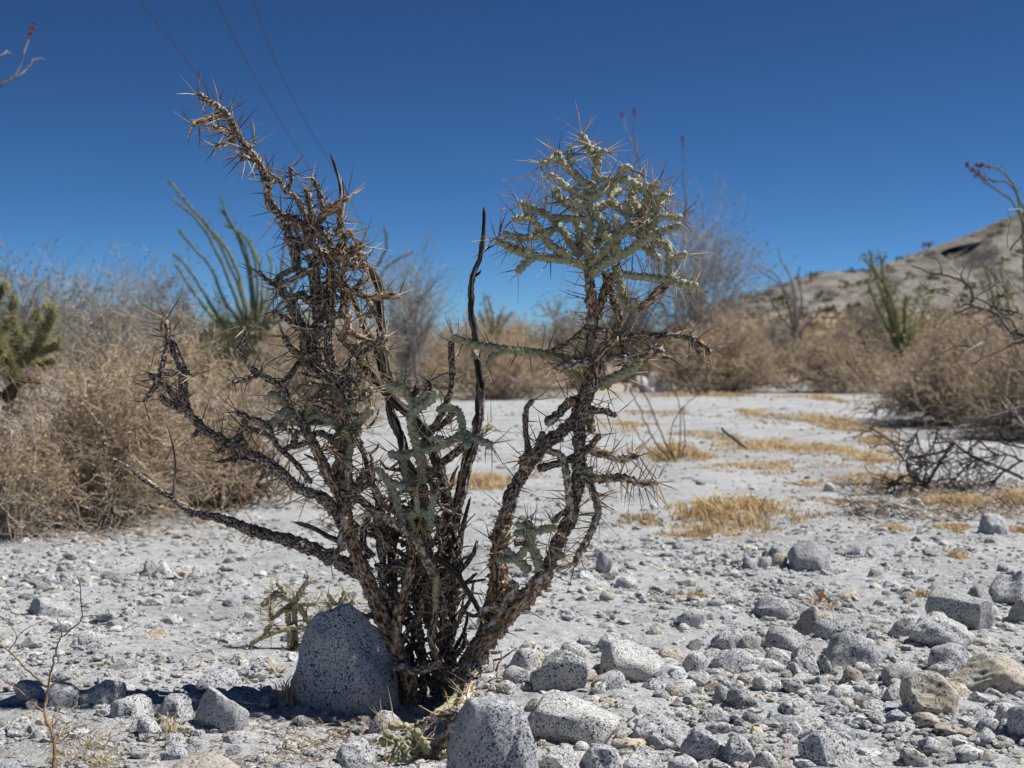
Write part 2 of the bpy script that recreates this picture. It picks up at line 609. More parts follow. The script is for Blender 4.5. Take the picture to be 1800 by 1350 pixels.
# ================================================================== BUSHES AND OTHER PLANTS
def sprouts(r, Q, n, length, K, spread, jit, tmin=.25, upb=.25):
    """side twigs that leave polylines Q at random places"""
    N, KQ, _ = Q.shape
    i = r.integers(0, N, n)
    t = r.uniform(tmin, 1, n) * (KQ - 1)
    k = np.minimum(t.astype(int), KQ - 2); fr = (t - k)[:, None]
    base = Q[i, k] * (1 - fr) + Q[i, k + 1] * fr
    d = unit(Q[i, k + 1] - Q[i, k]) + spread * unit(r.normal(0, 1, (n, 3)))
    d[:, 2] += upb
    d = unit(d)
    L = length * r.uniform(.5, 1.2, n)
    out = [base]
    for s in range(1, K):
        d = unit(d + jit * r.normal(0, 1, (n, 3)))
        out.append(out[-1] + d * (L / (K - 1))[:, None])
    return np.stack(out, 1)


def taper(n, K, r0, r1, r):
    return np.linspace(1, r1 / r0, K)[None] * r0 * r.uniform(.7, 1.25, (n, 1))


def dome_bush(name, label, cat, loc, W, H, seed, nm=60, ns=500, nf=2600, nl=5000, mats=('bush_stem', 'bush_twig', 'bush_leaf'),
              rm=.004, lean=0.0, leaf=.009, group=None, depth=None, rotz=0, upright=0.0, zig=.35):
    r = np.random.default_rng(seed)
    o = thing(name, label, cat, loc, group)
    o.rotation_euler = (0, 0, rotz)
    Dp = depth or W
    K = 6
    ang = r.uniform(0, 2 * math.pi, nm)
    el = np.arccos(r.uniform(.0 + .5 * upright, 1, nm))         # from vertical
    tip = np.stack([np.sin(el) * np.cos(ang) * W / 2, np.sin(el) * np.sin(ang) * Dp / 2, np.cos(el) * H], 1) * r.uniform(.72, 1.02, (nm, 1))
    tip[:, 0] += lean * H
    b0 = np.stack([r.normal(0, W * .06, nm), r.normal(0, Dp * .06, nm), np.full(nm, -.01)], 1)
    t = np.linspace(0, 1, K)[None, :, None]
    Q = b0[:, None] * (1 - t) + tip[:, None] * t
    Q[..., 2] += (np.sin(t[..., 0] * math.pi) * .1 * H)
    Q += r.normal(0, .035, Q.shape) * min(W, H) * (t > 0)
    sub = sprouts(r, Q, ns, .33 * H + .08 * W, 5, .9, zig, .2, .12)
    fine = sprouts(r, sub, nf, .16 * H + .03 * W, 3, 1.1, zig * 1.2, .15, .1)
    for q in (Q, sub, fine):
        q[..., 2] = np.maximum(q[..., 2], .004)
    V1, f1 = tubes(Q, taper(nm, K, rm, rm * .35, r), 4)
    V2, f2 = tubes(sub, taper(ns, 5, rm * .42, rm * .2, r), 3)
    mk('stems', np.vstack([V1, V2]), [np.vstack([f1, f2 + len(V1)])], M[mats[0]], o, kind='stuff')
    V3, f3 = tubes(fine, taper(nf, 3, rm * .22, rm * .13, r), 3)
    mk('twigs', V3, [f3], M[mats[1]], o, kind='stuff')
    if nl:
        i = r.integers(0, nf, nl); k = r.integers(1, 3, nl)
        hi = r.random(nl) < np.clip((fine[i, k, 2] / H - .08) * 3.2, .06, 1)
        i, k = i[hi], k[hi]; nl = len(i)
        c = fine[i, k] + r.normal(0, .004, (nl, 3))
        a = unit(r.normal(0, 1, (nl, 3))) * leaf * r.uniform(.5, 1.3, (nl, 1))
        b = unit(r.normal(0, 1, (nl, 3))) * leaf * r.uniform(.3, .7, (nl, 1))
        V = np.stack([c - a, c + b, c + a, c - b * .6], 1).reshape(-1, 3)
        V[:, 2] = np.maximum(V[:, 2], .002)
        mk('dry_leaves' if mats[2] == 'bush_leaf' else 'leaves', V, [np.arange(nl * 4).reshape(-1, 4)], M[mats[2]], o, smooth=False, kind='stuff')
    return o


def at_px(px, py):
    p, d = ground_hit(px, py)
    return p, d


def bush_px(name, label, cat, px, py, wpx, toppy, seed, **kw):
    """a bush whose foot stands at the picture point (px, py)"""
    p, d = at_px(px, py)
    W = wpx / F * d
    H = (py - toppy) / F * d
    return dome_bush(name, label, cat, tuple(p), W, H, seed, **kw)


DB = 'dry_bush'
# near left mounds
bush_px(DB, 'big dry tan bush left of the forked cactus arm, beside the yellow cholla', 'bush', 185, 915, 380, 598, 1, nm=90, ns=900, nf=5600, nl=13000, rm=.0048, leaf=.0075)
bush_px(DB, 'dry tan bush behind the forked left arm of the big cactus', 'bush', 335, 880, 330, 600, 2, nm=80, ns=800, nf=4800, nl=11500, rm=.0048, leaf=.0075)
bush_px(DB, 'low grey twiggy bush with bare brown stems left of the cactus foot', 'bush', 425, 885, 190, 745, 3, nm=36, ns=140, nf=500, nl=500, rm=.006, mats=('rust', 'bush_stem', 'bush_leaf'))
bush_px(DB, 'low straw coloured twiggy clump at the foot of the yellow cholla', 'bush', 5, 945, 250, 700, 13, nm=50, ns=300, nf=1500, nl=2600, rm=.004, leaf=.0075)
# middle distance
g = 'dry bushes in the middle distance'
bush_px(DB, 'dry brown bush seen between the left trunk and the upright bare stick', 'bush', 560, 745, 290, 572, 4, nm=70, ns=600, nf=3000, nl=5200, rm=.008, leaf=.014)
bush_px(DB, 'dry tan bush seen between the upright bare stick and the right trunk', 'bush', 880, 700, 300, 590, 5, nm=70, ns=600, nf=3000, nl=5600, rm=.011, leaf=.02)
bush_px(DB, 'grey tan bush seen just left of the upright bare stick', 'bush', 745, 690, 190, 598, 6, nm=60, ns=500, nf=2200, nl=3600, rm=.012, leaf=.02)
bush_px(DB, 'round tan bush right of the cactus, above the white sand', 'bush', 1275, 690, 250, 572, 7, nm=80, ns=700, nf=3600, nl=6400, rm=.012, leaf=.021)
bush_px(DB, 'tan bush right of the narrow sandy gap, beside the pale fallen stalk', 'bush', 1490, 690, 230, 585, 8, nm=70, ns=600, nf=3000, nl=5400, rm=.012, leaf=.021)
bush_px(DB, 'large spreading dry bush with dark shaded foot behind the black brush', 'bush', 1690, 745, 330, 572, 9, nm=90, ns=900, nf=4600, nl=8000, rm=.009, leaf=.015)
bush_px(DB, 'dry bush at the right edge under the bleached branches', 'bush', 1840, 770, 300, 560, 10, nm=80, ns=700, nf=3600, nl=6000, rm=.008, leaf=.013)
bush_px(DB, 'tan bush behind the dry twig cactus arm tip on the right', 'bush', 1165, 672, 170, 575, 11, nm=60, ns=500, nf=2400, nl=4200, rm=.014, leaf=.024)
# a shared far bush, copied
far = dome_bush(DB, 'x', 'bush', (0, 0, 0), 2.3, 1.15, 12, nm=60, ns=420, nf=1900, nl=3600, rm=.016, leaf=.034)
FAR = [(1350, 640, 1.0, 'tan bush standing behind the gap between the two round bushes'),
       (1420, 632, 1.1, 'tan bush in front of the bare ocotillo below the hill'),
       (1560, 640, 1.15, 'tan bush at the foot of the green ocotillo below the hill'),
       (1640, 638, 1.1, 'tan bush right of the green ocotillo below the hill'),
       (1730, 640, 1.2, 'tan bush below the hollow in the hill'),
       (1790, 636, 1.3, 'tan bush below the branching dark shrub at the right edge'),
       (1230, 636, 1.0, 'tan bush under the tall wispy creosote'),
       (1060, 640, 1.1, 'tan bush directly behind the right trunk of the cactus'),
       (960, 640, 1.0, 'tan bush left of the dark creosote behind the right trunk'),
       (850, 642, 1.0, 'tan bush behind the upright bare stick'),
       (690, 640, 1.15, 'tan bush at the foot of the bare grey shrub'),
       (610, 640, 1.1, 'tan bush behind the two bare dead stems'),
       (480, 640, 1.3, 'tan bush hiding the foot of the tall ocotillo'),
       (350, 642, 1.2, 'tan bush left of the tall ocotillo foot'),
       (200, 640, 1.3, 'tan bush at the foot of the bare pinkish shrub'),
       (60, 640, 1.4, 'tan bush at the foot of the grey green shrub'),
       (1500, 622, 1.3, 'small far tan bush under the dark rounded scrub'),
       (1300, 622, 1.3, 'small far tan bush at the left end of the hill'),
       (780, 622, 1.2, 'small far tan bush on the skyline between the trunks'),
       (900, 620, 1.3, 'small far tan bush on the skyline by the thin ocotillo')]
for k, (px, py, sc, lab) in enumerate(FAR):
    p, d = at_px(px, py)
    c = far if k == 0 else copy_tree(far, (0, 0, 0))
    c.location = p
    c.rotation_euler = (0, 0, k * 1.3)
    c.scale = (sc, sc, sc * (.85 + .3 * ((k * 7) % 5) / 5))
    c['label'] = lab
    c['group'] = 'tan bushes in the far row'

# shrubs on the skyline
CR = ('bush_stem', 'grey_twig', 'creosote')
CG = ('grey_twig', 'grey_twig', 'creosote_grey')


def shrub_at(name, label, px, d, wpx, toppy, seed, footpy=None, **kw):
    r = ray(px, 600)
    p = CAM + r * d
    p[2] = float(ground_z(p[0], p[1]))
    H = (600 - toppy) / F * d + CAM[2]
    return dome_bush(name, label, 'shrub', tuple(p), wpx / F * d, H, seed, **kw)


shrub_at('creosote_bush', 'grey green shrub on the skyline at the left edge', 35, 11, 190, 450, 31, nm=30, ns=260, nf=1500, nl=5200, mats=CR, rm=.009, leaf=.014, upright=.5)
shrub_at('bare_shrub', 'bare pinkish grey twiggy shrub fanning above the left bush', 155, 13, 300, 468, 32, nm=70, ns=420, nf=900, nl=900, mats=('grey_twig', 'grey_twig', 'creosote_grey'), rm=.010, leaf=.016, upright=.9, zig=.2)
shrub_at('creosote_bush', 'grey green shrub between the bare fan shrub and the ocotillo', 288, 16, 125, 478, 33, nm=30, ns=300, nf=1400, nl=3600, mats=CG, rm=.011, leaf=.020, upright=.5)
shrub_at('green_shrub', 'low bright green shrub at the foot of the tall ocotillo', 405, 16, 150, 525, 34, nm=40, ns=300, nf=1500, nl=4200, mats=('ocotillo', 'ocotillo', 'ocotillo_leaf'), rm=.008, leaf=.016, upright=.2)
shrub_at('bare_shrub', 'bare grey shrub with upright stems behind the two dead sticks', 715, 15, 130, 455, 35, nm=46, ns=260, nf=600, nl=700, mats=('grey_twig', 'grey_twig', 'creosote_grey'), rm=.010, leaf=.016, upright=1.2, zig=.16)
shrub_at('creosote_bush', 'dark green creosote bush on the skyline left of the right trunk', 1010, 19, 130, 528, 36, nm=30, ns=300, nf=1500, nl=4200, mats=CR, rm=.012, leaf=.022, upright=.4)
shrub_at('creosote_bush', 'tall wispy creosote bush behind the green cactus crown', 1222, 22, 185, 365, 37, nm=34, ns=260, nf=1300, nl=3300, mats=CG, rm=.014, leaf=.026, upright=.9, zig=.22)
shrub_at('creosote_bush', 'creosote bush directly behind the upper right trunk', 1120, 23, 150, 480, 38, nm=30, ns=260, nf=1300, nl=3200, mats=CR, rm=.014, leaf=.026, upright=.6)
shrub_at('bare_shrub', 'dark grey rounded shrub left of the green ocotillo below the hill', 1530, 28, 130, 520, 39, nm=50, ns=420, nf=1600, nl=2400, mats=('grey_twig', 'bush_stem', 'creosote_grey'), rm=.02, leaf=.034, upright=.2)
shrub_at('bare_shrub', 'pale grey shrub low on the plain under the bare ocotillo', 1380, 30, 100, 560, 40, nm=40, ns=300, nf=1000, nl=1500, mats=('grey_twig', 'grey_twig', 'creosote_grey'), rm=.02, leaf=.034, upright=.2)


# ------------------------------------------------------------------ ocotillos
def ocotillo(label, base_px, d, wands, rw=.018, leaves=True, mat='ocotillo', seed=0, flower=(), foot=None, leafn=260, leaf=.03):
    """wands: lists of picture points from foot to tip, all about d metres away"""
    r = np.random.default_rng(seed)
    bp = CAM + ray(base_px, 600) * d
    bp[2] = float(ground_z(bp[0], bp[1]))
    o = thing('ocotillo', label, 'ocotillo', tuple(bp))
    for k, wpts in enumerate(wands):
        dd = r.uniform(-.06, .06) * d
        n = len(wpts)
        q = [P(x, y, d + dd * i / max(1, n - 1)) for i, (x, y) in enumerate(wpts)]
        if q[0][2] > bp[2] + .02:
            q = [bp + r.normal(0, .05, 3) * [1, 1, 0]] + q
        c, s = catmull(np.array(q) - bp, .05 * d / 10)
        c = c + r.normal(0, .004, c.shape)
        K = len(c)
        V, f = tubes(c[None], np.linspace(rw * 1.15, rw * .55, K)[None], 6)
        wo_ = mk('wand', V, [f], M[mat], o)
        if leaves:
            m = leafn
            kk = r.integers(int(K * .1), K, m)
            cc = c[kk] + r.normal(0, rw * 1.3, (m, 3))
            a = unit(r.normal(0, 1, (m, 3)) + [0, 0, .6]) * leaf * r.uniform(.5, 1.2, (m, 1))
            b = unit(r.normal(0, 1, (m, 3))) * leaf * .4
            Vl = np.stack([cc, cc + a * .6 + b, cc + a, cc + a * .6 - b], 1).reshape(-1, 3)
            mk('leaves', Vl, [np.arange(m * 4).reshape(-1, 4)], M['ocotillo_leaf'], wo_, smooth=False, kind='stuff')
        if k in flower:
            m = 46
            ax = unit(c[-1] - c[-4])
            t = r.uniform(0, 1, (m, 1))
            L = rw * 9
            cc = c[-1] + ax * t * L + r.normal(0, rw * .9, (m, 3)) * (1 - t * .7)
            a = unit(ax + r.normal(0, .6, (m, 3))) * rw * 2.4
            b = unit(r.normal(0, 1, (m, 3))) * rw * .7
            Vl = np.stack([cc, cc + a * .5 + b, cc + a, cc + a * .5 - b], 1).reshape(-1, 3)
            mk('flower_spike', Vl, [np.arange(m * 4).reshape(-1, 4)], M['flower'], wo_, smooth=False)
    return o


ocotillo('tall leafy ocotillo with curving green wands left of the cactus', 440, 16, [
    [(436, 575), (415, 470), (388, 425), (350, 380), (318, 345), (296, 316)],
    [(430, 575), (405, 500), (372, 425), (345, 385), (322, 365), (303, 350)],
    [(425, 580), (395, 530), (370, 470), (345, 440), (325, 420), (315, 404)],
    [(415, 580), (385, 560), (350, 500), (325, 465), (305, 446)],
    [(412, 582), (380, 565), (345, 520), (318, 480), (308, 462)],
    [(445, 575), (437, 480), (420, 420), (400, 380), (388, 348)],
    [(447, 575), (445, 500), (430, 430), (410, 400), (389, 370)],
    [(452, 575), (452, 490), (440, 430), (415, 405), (395, 395)],
    [(455, 575), (462, 500), (455, 460), (438, 420)],
    [(440, 578), (425, 520), (405, 470), (392, 440), (370, 405), (357, 384)],
    [(460, 575), (490, 500), (500, 430), (505, 385)],
    [(465, 575), (520, 500), (525, 440), (515, 375)],
    [(470, 575), (560, 500), (640, 490), (665, 465), (680, 430), (675, 400)],
    [(470, 578), (590, 530), (655, 500), (685, 465), (727, 443)],
    [(448, 575), (470, 520), (478, 470), (470, 445)]], rw=.024, seed=51, leafn=220, leaf=.022)
ocotillo('green ocotillo of straight wands standing before the hill', 1585, 26, [
    [(1575, 600), (1560, 545), (1545, 500), (1532, 470), (1518, 455)],
    [(1578, 600), (1562, 535), (1552, 480), (1546, 448)],
    [(1580, 600), (1572, 550), (1560, 510), (1535, 470), (1530, 445)],
    [(1583, 600), (1575, 560), (1566, 520), (1556, 500)],
    [(1588, 600), (1590, 555), (1592, 520)],
    [(1593, 600), (1603, 560), (1612, 530), (1622, 500)],
    [(1598, 600), (1615, 570), (1632, 530), (1642, 510)],
    [(1570, 600), (1548, 550), (1530, 510), (1526, 490)]], rw=.038, seed=52, leafn=260, leaf=.055)
ocotillo('bare greyish ocotillo with nodding tips on the plain left of the hill slope', 1395, 26, [
    [(1395, 585), (1385, 530), (1375, 500), (1360, 480), (1335, 470), (1322, 478)],
    [(1395, 585), (1380, 520), (1365, 495), (1345, 482), (1320, 464)],
    [(1397, 585), (1395, 530), (1393, 500), (1385, 475), (1372, 455), (1368, 436)],
    [(1398, 585), (1398, 520), (1390, 490), (1380, 470), (1375, 462)],
    [(1400, 585), (1410, 530), (1403, 490), (1406, 470)],
    [(1405, 585), (1425, 550), (1440, 530), (1450, 515)],
    [(1410, 585), (1430, 560), (1445, 545), (1462, 540)],
    [(1392, 585), (1372, 555), (1355, 530), (1350, 500)]], rw=.022, seed=53, mat='ocotillo_grey', leaves=False)
ocotillo('near ocotillo with drooping dark red flower tips at the right edge', 1815, 9, [
    [(1810, 590), (1800, 470), (1797, 390), (1785, 335), (1765, 305), (1748, 294), (1735, 294)],
    [(1812, 590), (1802, 480), (1798, 400), (1780, 355), (1755, 335), (1735, 322), (1722, 308)],
    [(1818, 590), (1812, 480), (1806, 400), (1795, 350), (1772, 322), (1750, 320), (1738, 313)],
    [(1820, 590), (1830, 480), (1840, 380)],
    [(1808, 590), (1785, 540), (1760, 500), (1735, 470)],
    [(1806, 590), (1778, 545), (1765, 500), (1758, 470)]], rw=.011, seed=54, flower=(0, 1, 2), leafn=120, leaf=.014)
ocotillo('ocotillo behind the crown whose thin bare tips rise above it', 1120, 18, [
    [(1118, 590), (1150, 470), (1135, 330), (1115, 260), (1100, 230), (1096, 208)],
    [(1122, 590), (1160, 470), (1140, 340), (1122, 280), (1113, 240), (1114, 208)],
    [(1126, 590), (1190, 470), (1205, 380), (1202, 320), (1200, 258)],
    [(1112, 590), (1060, 450), (1010, 340), (965, 304), (920, 312), (880, 319)]], rw=.0125, seed=55, mat='ocotillo_grey', leaves=False, flower=(0, 1, 2))
ocotillo('branching ocotillo reaching into the sky at the left edge', -110, 5.5, [
    [(-110, 560), (-90, 330), (-40, 190), (0, 155), (25, 134), (38, 105), (45, 85), (51, 67)],
    [(-110, 560), (-75, 300), (-20, 172), (25, 136), (45, 122), (58, 105), (68, 103), (80, 108)],
    [(-115, 560), (-100, 300), (-50, 150), (-10, 100), (8, 96), (14, 88), (22, 97)]], rw=.0066, seed=56, mat='ocotillo_grey', leaves=False, flower=(0,))
ocotillo('thin green ocotillo low on the skyline between the trunks', 868, 24, [
    [(866, 600), (860, 560), (852, 535), (850, 515)], [(868, 600), (866, 560), (862, 540), (856, 520)],
    [(870, 600), (876, 565), (884, 545)], [(872, 600), (885, 570), (898, 552)], [(864, 600), (850, 570), (843, 548)]], rw=.022, seed=57, leafn=90, leaf=.045)
ocotillo('small green ocotillo under the hollow in the hill', 1668, 30, [
    [(1668, 605), (1655, 575), (1640, 555)], [(1670, 605), (1662, 570), (1650, 552)], [(1674, 605), (1678, 575), (1684, 553)], [(1672, 605), (1675, 572), (1670, 550)]], rw=.026, seed=58, leafn=90, leaf=.06)
ocotillo('leafy ocotillo standing before the dark hollow in the hill', 1775, 17, [
    [(1770, 600), (1752, 540), (1738, 490), (1728, 462)], [(1773, 600), (1760, 545), (1752, 500), (1742, 470)],
    [(1778, 600), (1770, 545), (1772, 500), (1760, 462)], [(1768, 600), (1750, 560), (1745, 520)]], rw=.022, seed=59, leafn=120, leaf=.03)


# ------------------------------------------------------------------ yellow cholla at the left edge
def yellow_cholla():
    base, d = at_px(2, 922)
    o = thing('yellow_cholla', 'thick fuzzy yellow green cholla with rusty trunk at the left edge', 'cholla', tuple(base))
    r = np.random.default_rng(61)
    J = [  # (points, radius px, kind)
        ([(-10, 922), (-4, 880), (0, 822), (6, 760), (14, 712), (28, 672)], 9, 'rust'),
        ([(6, 700), (-30, 670), (-60, 640)], 8, 'rust'),
        ([(10, 690), (45, 668), (78, 672)], 7, 'rust'),
        ([(28, 672), (12, 625), (-6, 585), (-14, 550)], 16, 'g'),
        ([(-14, 560), (-6, 525), (8, 498)], 13, 'g'),
        ([(30, 668), (26, 620), (38, 590), (42, 575)], 14, 'g'),
        ([(34, 640), (62, 615), (74, 590), (80, 568)], 14, 'g'),
        ([(78, 580), (90, 558), (88, 535)], 13, 'g'),
        ([(74, 592), (68, 565), (62, 545)], 10, 'g'),
        ([(40, 600), (24, 575), (20, 555)], 11, 'g'),
        ([(62, 618), (90, 612), (104, 600)], 11, 'g'),
        ([(-10, 590), (14, 570), (24, 530), (22, 520)], 10, 'g'),
        ([(60, 640), (88, 636), (100, 628)], 11, 'g'),
        ([(0, 620), (-30, 590), (-50, 560)], 15, 'g'),
        ([(150, 575), (152, 565), (153, 556)], 7, 'g')][:14]
    for pts, rp, kd in J:
        dd = r.uniform(-.12, .12)
        q = np.array([P(x, y, d + dd) for x, y in pts]) - base
        c, s = catmull(q, .012)
        K = len(c); R = rp * (1 if kd == 'rust' else .62) / F * d
        prof = np.full(K, R) * (1 + .06 * np.sin(s * 160))
        prof[-3:] *= [.9, .7, .3]
        V, f = tubes(c[None], prof[None], 10)
        if kd == 'rust':
            mk('trunk', V, [f], M['rust'], o)
            continue
        j = mk('joint', V, [f], M['cholla_g'], o)
        n = int(s[-1] / .012 * 80)
        k = r.integers(0, K, n)
        rd = unit(r.normal(0, 1, (n, 3)))
        b0 = c[k] + rd * R * .8
        tip = c[k] + rd * R * r.uniform(1.4, 2.4, (n, 1))
        V, f = tubes(np.stack([b0, tip], 1), np.tile([[.0009, .0004]], (n, 1)), 3)
        mk('spines', V, [f], M['cholla_y'], j, kind='stuff')


yellow_cholla()


# ------------------------------------------------------------------ loose branching sticks drawn in picture points
def stick_plant(name, label, cat, d0, lines, mat, base, seed=0, spread=.1, part='branch', group=None, twigs=0, tlen=.1):
    """lines: (r_base_px, r_tip_px, points)"""
    r = np.random.default_rng(seed)
    b, db = base
    o = thing(name, label, cat, tuple(b), group)
    done, W8 = [], []
    for r0, r1, pts in lines:
        pts = np.array(pts, float)
        dz0 = 0.0
        for q in done:
            j = np.argmin(np.hypot(*(q[:, :2] - pts[0]).T))
            if np.hypot(*(q[j, :2] - pts[0])) < 12:
                dz0 = q[j, 2]; break
        L = np.hypot(*np.diff(pts, axis=0).T).sum() / F * d0
        dz = np.linspace(dz0, dz0 + r.uniform(-1, 1) * spread * L * 3, len(pts))
        c, s = catmull(np.column_stack([pts, dz]), 6)
        done.append(c)
        w_ = np.array([P(x, y, d0 + z) for x, y, z in c]) - b
        w_ = w_ + r.normal(0, .0006, w_.shape) * d0 / 2
        V, f = tubes(w_[None], (np.linspace(r0, r1, len(c)) * .8 / F * d0)[None], 5)
        mk(part, V, [f], M[mat] if isinstance(mat, str) else M[mat[min(len(done) - 1, len(mat) - 1)]], o)
        t = np.linspace(0, len(w_) - 1, 8).astype(int)
        W8.append(w_[t])
    if twigs:
        a = sprouts(r, np.array(W8), twigs, tlen, 5, .9, .28, .05, .12)
        c2 = sprouts(r, a, twigs * 2, tlen * .5, 4, 1.0, .3, .1, .1)
        z0 = float(ground_z(b[0], b[1])) - b[2]
        for q in (a, c2):
            q[..., 2] = np.maximum(q[..., 2], z0 + .004)
        V1, f1 = tubes(a, taper(twigs, 5, .0007 * d0, .0003 * d0, r), 3)
        V2, f2 = tubes(c2, taper(twigs * 2, 4, .0004 * d0, .0002 * d0, r), 3)
        mk('fine_twigs', np.vstack([V1, V2]), [np.vstack([f1, f2 + len(V1)])], M[mat if isinstance(mat, str) else mat[0]], o, kind='stuff')
    return o


# dark fallen brush at the right
bb = at_px(1640, 862)
stick_plant('dead_shrub', 'blackened dead brush sprawling low on the sand at the right', 'dead shrub', bb[1], [
    (4, 2.5, [(1630, 852), (1600, 832), (1596, 812), (1600, 806), (1660, 792), (1676, 778), (1640, 778)]),
    (4, 2, [(1632, 848), (1655, 808), (1676, 780)]),
    (4.5, 3, [(1800, 842), (1765, 825), (1718, 806), (1690, 790), (1676, 778)]),
    (3.5, 2, [(1800, 715), (1750, 730), (1700, 748), (1660, 752), (1610, 752)]),
    (2.4, 1.2, [(1648, 754), (1642, 780), (1625, 810), (1612, 828)]),
    (1.8, 1, [(1615, 753), (1605, 775), (1596, 792)]),
    (3, 1.6, [(1718, 806), (1700, 820), (1680, 842)]),
    (3, 1.6, [(1766, 826), (1750, 845), (1735, 862)]),
    (3, 1.5, [(1800, 812), (1770, 800), (1725, 806)]),
    (2, 1, [(1714, 806), (1718, 835), (1716, 845)]),
    (2, 1, [(1700, 796), (1715, 778), (1760, 760), (1800, 760)]),
    (2.6, 1.4, [(1630, 856), (1580, 850), (1530, 868), (1490, 872)]),
    (2.4, 1.2, [(1598, 832), (1580, 842), (1555, 858)]),
    (1.6, .9, [(1590, 812), (1570, 780), (1545, 762), (1530, 752)]),
    (2.6, 1.4, [(1800, 870), (1740, 862), (1690, 872), (1640, 866)]),
    (2, 1, [(1800, 788), (1760, 778), (1735, 765), (1720, 755)]),
    (2, 1, [(1640, 868), (1600, 868), (1560, 876), (1520, 872)]),
    (1.6, .8, [(1655, 808), (1640, 815), (1622, 812)]),
    (1.6, .8, [(1680, 842), (1665, 850), (1650, 862)])], 'black_twig', bb, 71, .25, twigs=150, tlen=.16)
bb = at_px(1815, 800)
stick_plant('dead_shrub', 'arching dark shrub branches with bleached twigs at the right edge', 'dead shrub', 4.6, [
    (5, 2, [(1830, 590), (1790, 588), (1768, 575), (1752, 552), (1700, 535), (1690, 540)]),
    (4, 1.8, [(1752, 552), (1735, 545), (1708, 535), (1712, 520), (1700, 500), (1672, 486), (1640, 480), (1600, 466)]),
    (3, 1.4, [(1790, 588), (1782, 570), (1775, 560), (1745, 540), (1710, 520)]),
    (2.4, 1.2, [(1712, 535), (1690, 522), (1660, 520), (1630, 518)]),
    (4, 1.8, [(1830, 598), (1790, 602), (1760, 615), (1730, 628), (1708, 640)]),
    (2.6, 1.2, [(1830, 540), (1795, 520), (1775, 495), (1760, 475)]),
    (2, 1, [(1800, 552), (1778, 555), (1750, 560), (1744, 565)]),
    (2, 1, [(1810, 565), (1785, 578), (1762, 584), (1760, 575)]),
    (2, 1, [(1775, 500), (1760, 500), (1740, 504)]),
    (2, 1, [(1735, 600), (1720, 605), (1695, 620)]),
    (2, 1, [(1735, 600), (1738, 585), (1742, 575)]),
    (2.2, 1, [(1800, 560), (1785, 540), (1772, 522)]),
    (2, 1, [(1690, 540), (1682, 520), (1660, 505), (1648, 500)]),
    (2, 1, [(1800, 450), (1775, 442), (1770, 432)]),
    (2, 1, [(1800, 370), (1785, 367), (1772, 370)]),
    (2.6, 1.2, [(1815, 760), (1780, 720), (1770, 690), (1775, 650)]),
    (2.2, 1, [(1815, 780), (1795, 740), (1770, 700)]),
    (6, 5, [(1835, 800), (1838, 700), (1832, 595), (1825, 450), (1812, 372)])],
    ['black_twig', 'black_twig', 'black_twig', 'white_twig', 'black_twig'] + ['white_twig'] * 12 + ['black_twig'], bb, 72, .15, twigs=34, tlen=.12)
# pale fallen stalk and dry stalks beyond the sand
bb = at_px(1530, 695)
stick_plant('fallen_stalk', 'pale thin stalk leaning from the tan bush towards the sand', 'stalk', bb[1] * .97, [(2.2, 1.4, [(1530, 694), (1505, 665), (1478, 632), (1474, 612)])], 'straw', bb, 73)
bb = at_px(1180, 812)
stick_plant('dry_stalks', 'thin dark dry stalks rising from golden grass right of the trunk', 'dead plant', bb[1], [
    (2, 1.2, [(1180, 810), (1150, 775), (1125, 720), (1105, 680)]),
    (2, 1.2, [(1185, 808), (1165, 770), (1142, 710), (1118, 672)]),
    (1.7, 1, [(1192, 808), (1196, 760), (1194, 710), (1185, 690)]),
    (1.7, 1, [(1198, 808), (1204, 770), (1200, 720)]),
    (1.5, .9, [(1175, 812), (1140, 790), (1110, 745)]),
    (1.5, .9, [(1188, 812), (1178, 780), (1190, 730), (1230, 690)])], 'black_twig', bb, 74, .15)
bb = at_px(1290, 790)
stick_plant('fallen_stick', 'short dark stick lying across the golden grass patches', 'stick', bb[1], [(4, 3, [(1318, 796), (1300, 778), (1280, 764), (1268, 752)])], 'black_twig', bb, 75)
bb = at_px(395, 895)
stick_plant('dead_shrub', 'bare rusty stems standing at the foot of the dry bush left of the trunk', 'dead shrub', bb[1], [
    (6, 4, [(396, 905), (394, 860), (390, 815), (400, 770)]),
    (4, 2, [(392, 905), (372, 870), (350, 830), (330, 800)]),
    (4, 2, [(398, 900), (420, 850), (455, 815), (480, 790)]),
    (4, 2, [(405, 905), (440, 880), (470, 855), (500, 830)]),
    (3, 1.6, [(440, 905), (470, 890), (520, 880), (570, 872)]),
    (3, 1.6, [(460, 905), (480, 870), (490, 840), (515, 800)]),
    (2.4, 1.2, [(420, 852), (415, 820), (430, 780)]),
    (2.4, 1.2, [(350, 832), (345, 790), (352, 760)]),
    (3, 1.5, [(385, 905), (350, 890), (310, 885)]),
    (2, 1, [(400, 908), (450, 912), (500, 905), (560, 908)])], ['rust', 'bush_stem', 'bush_stem', 'bush_stem', 'white_twig', 'bush_stem'], bb, 76, .25, twigs=60, tlen=.14)
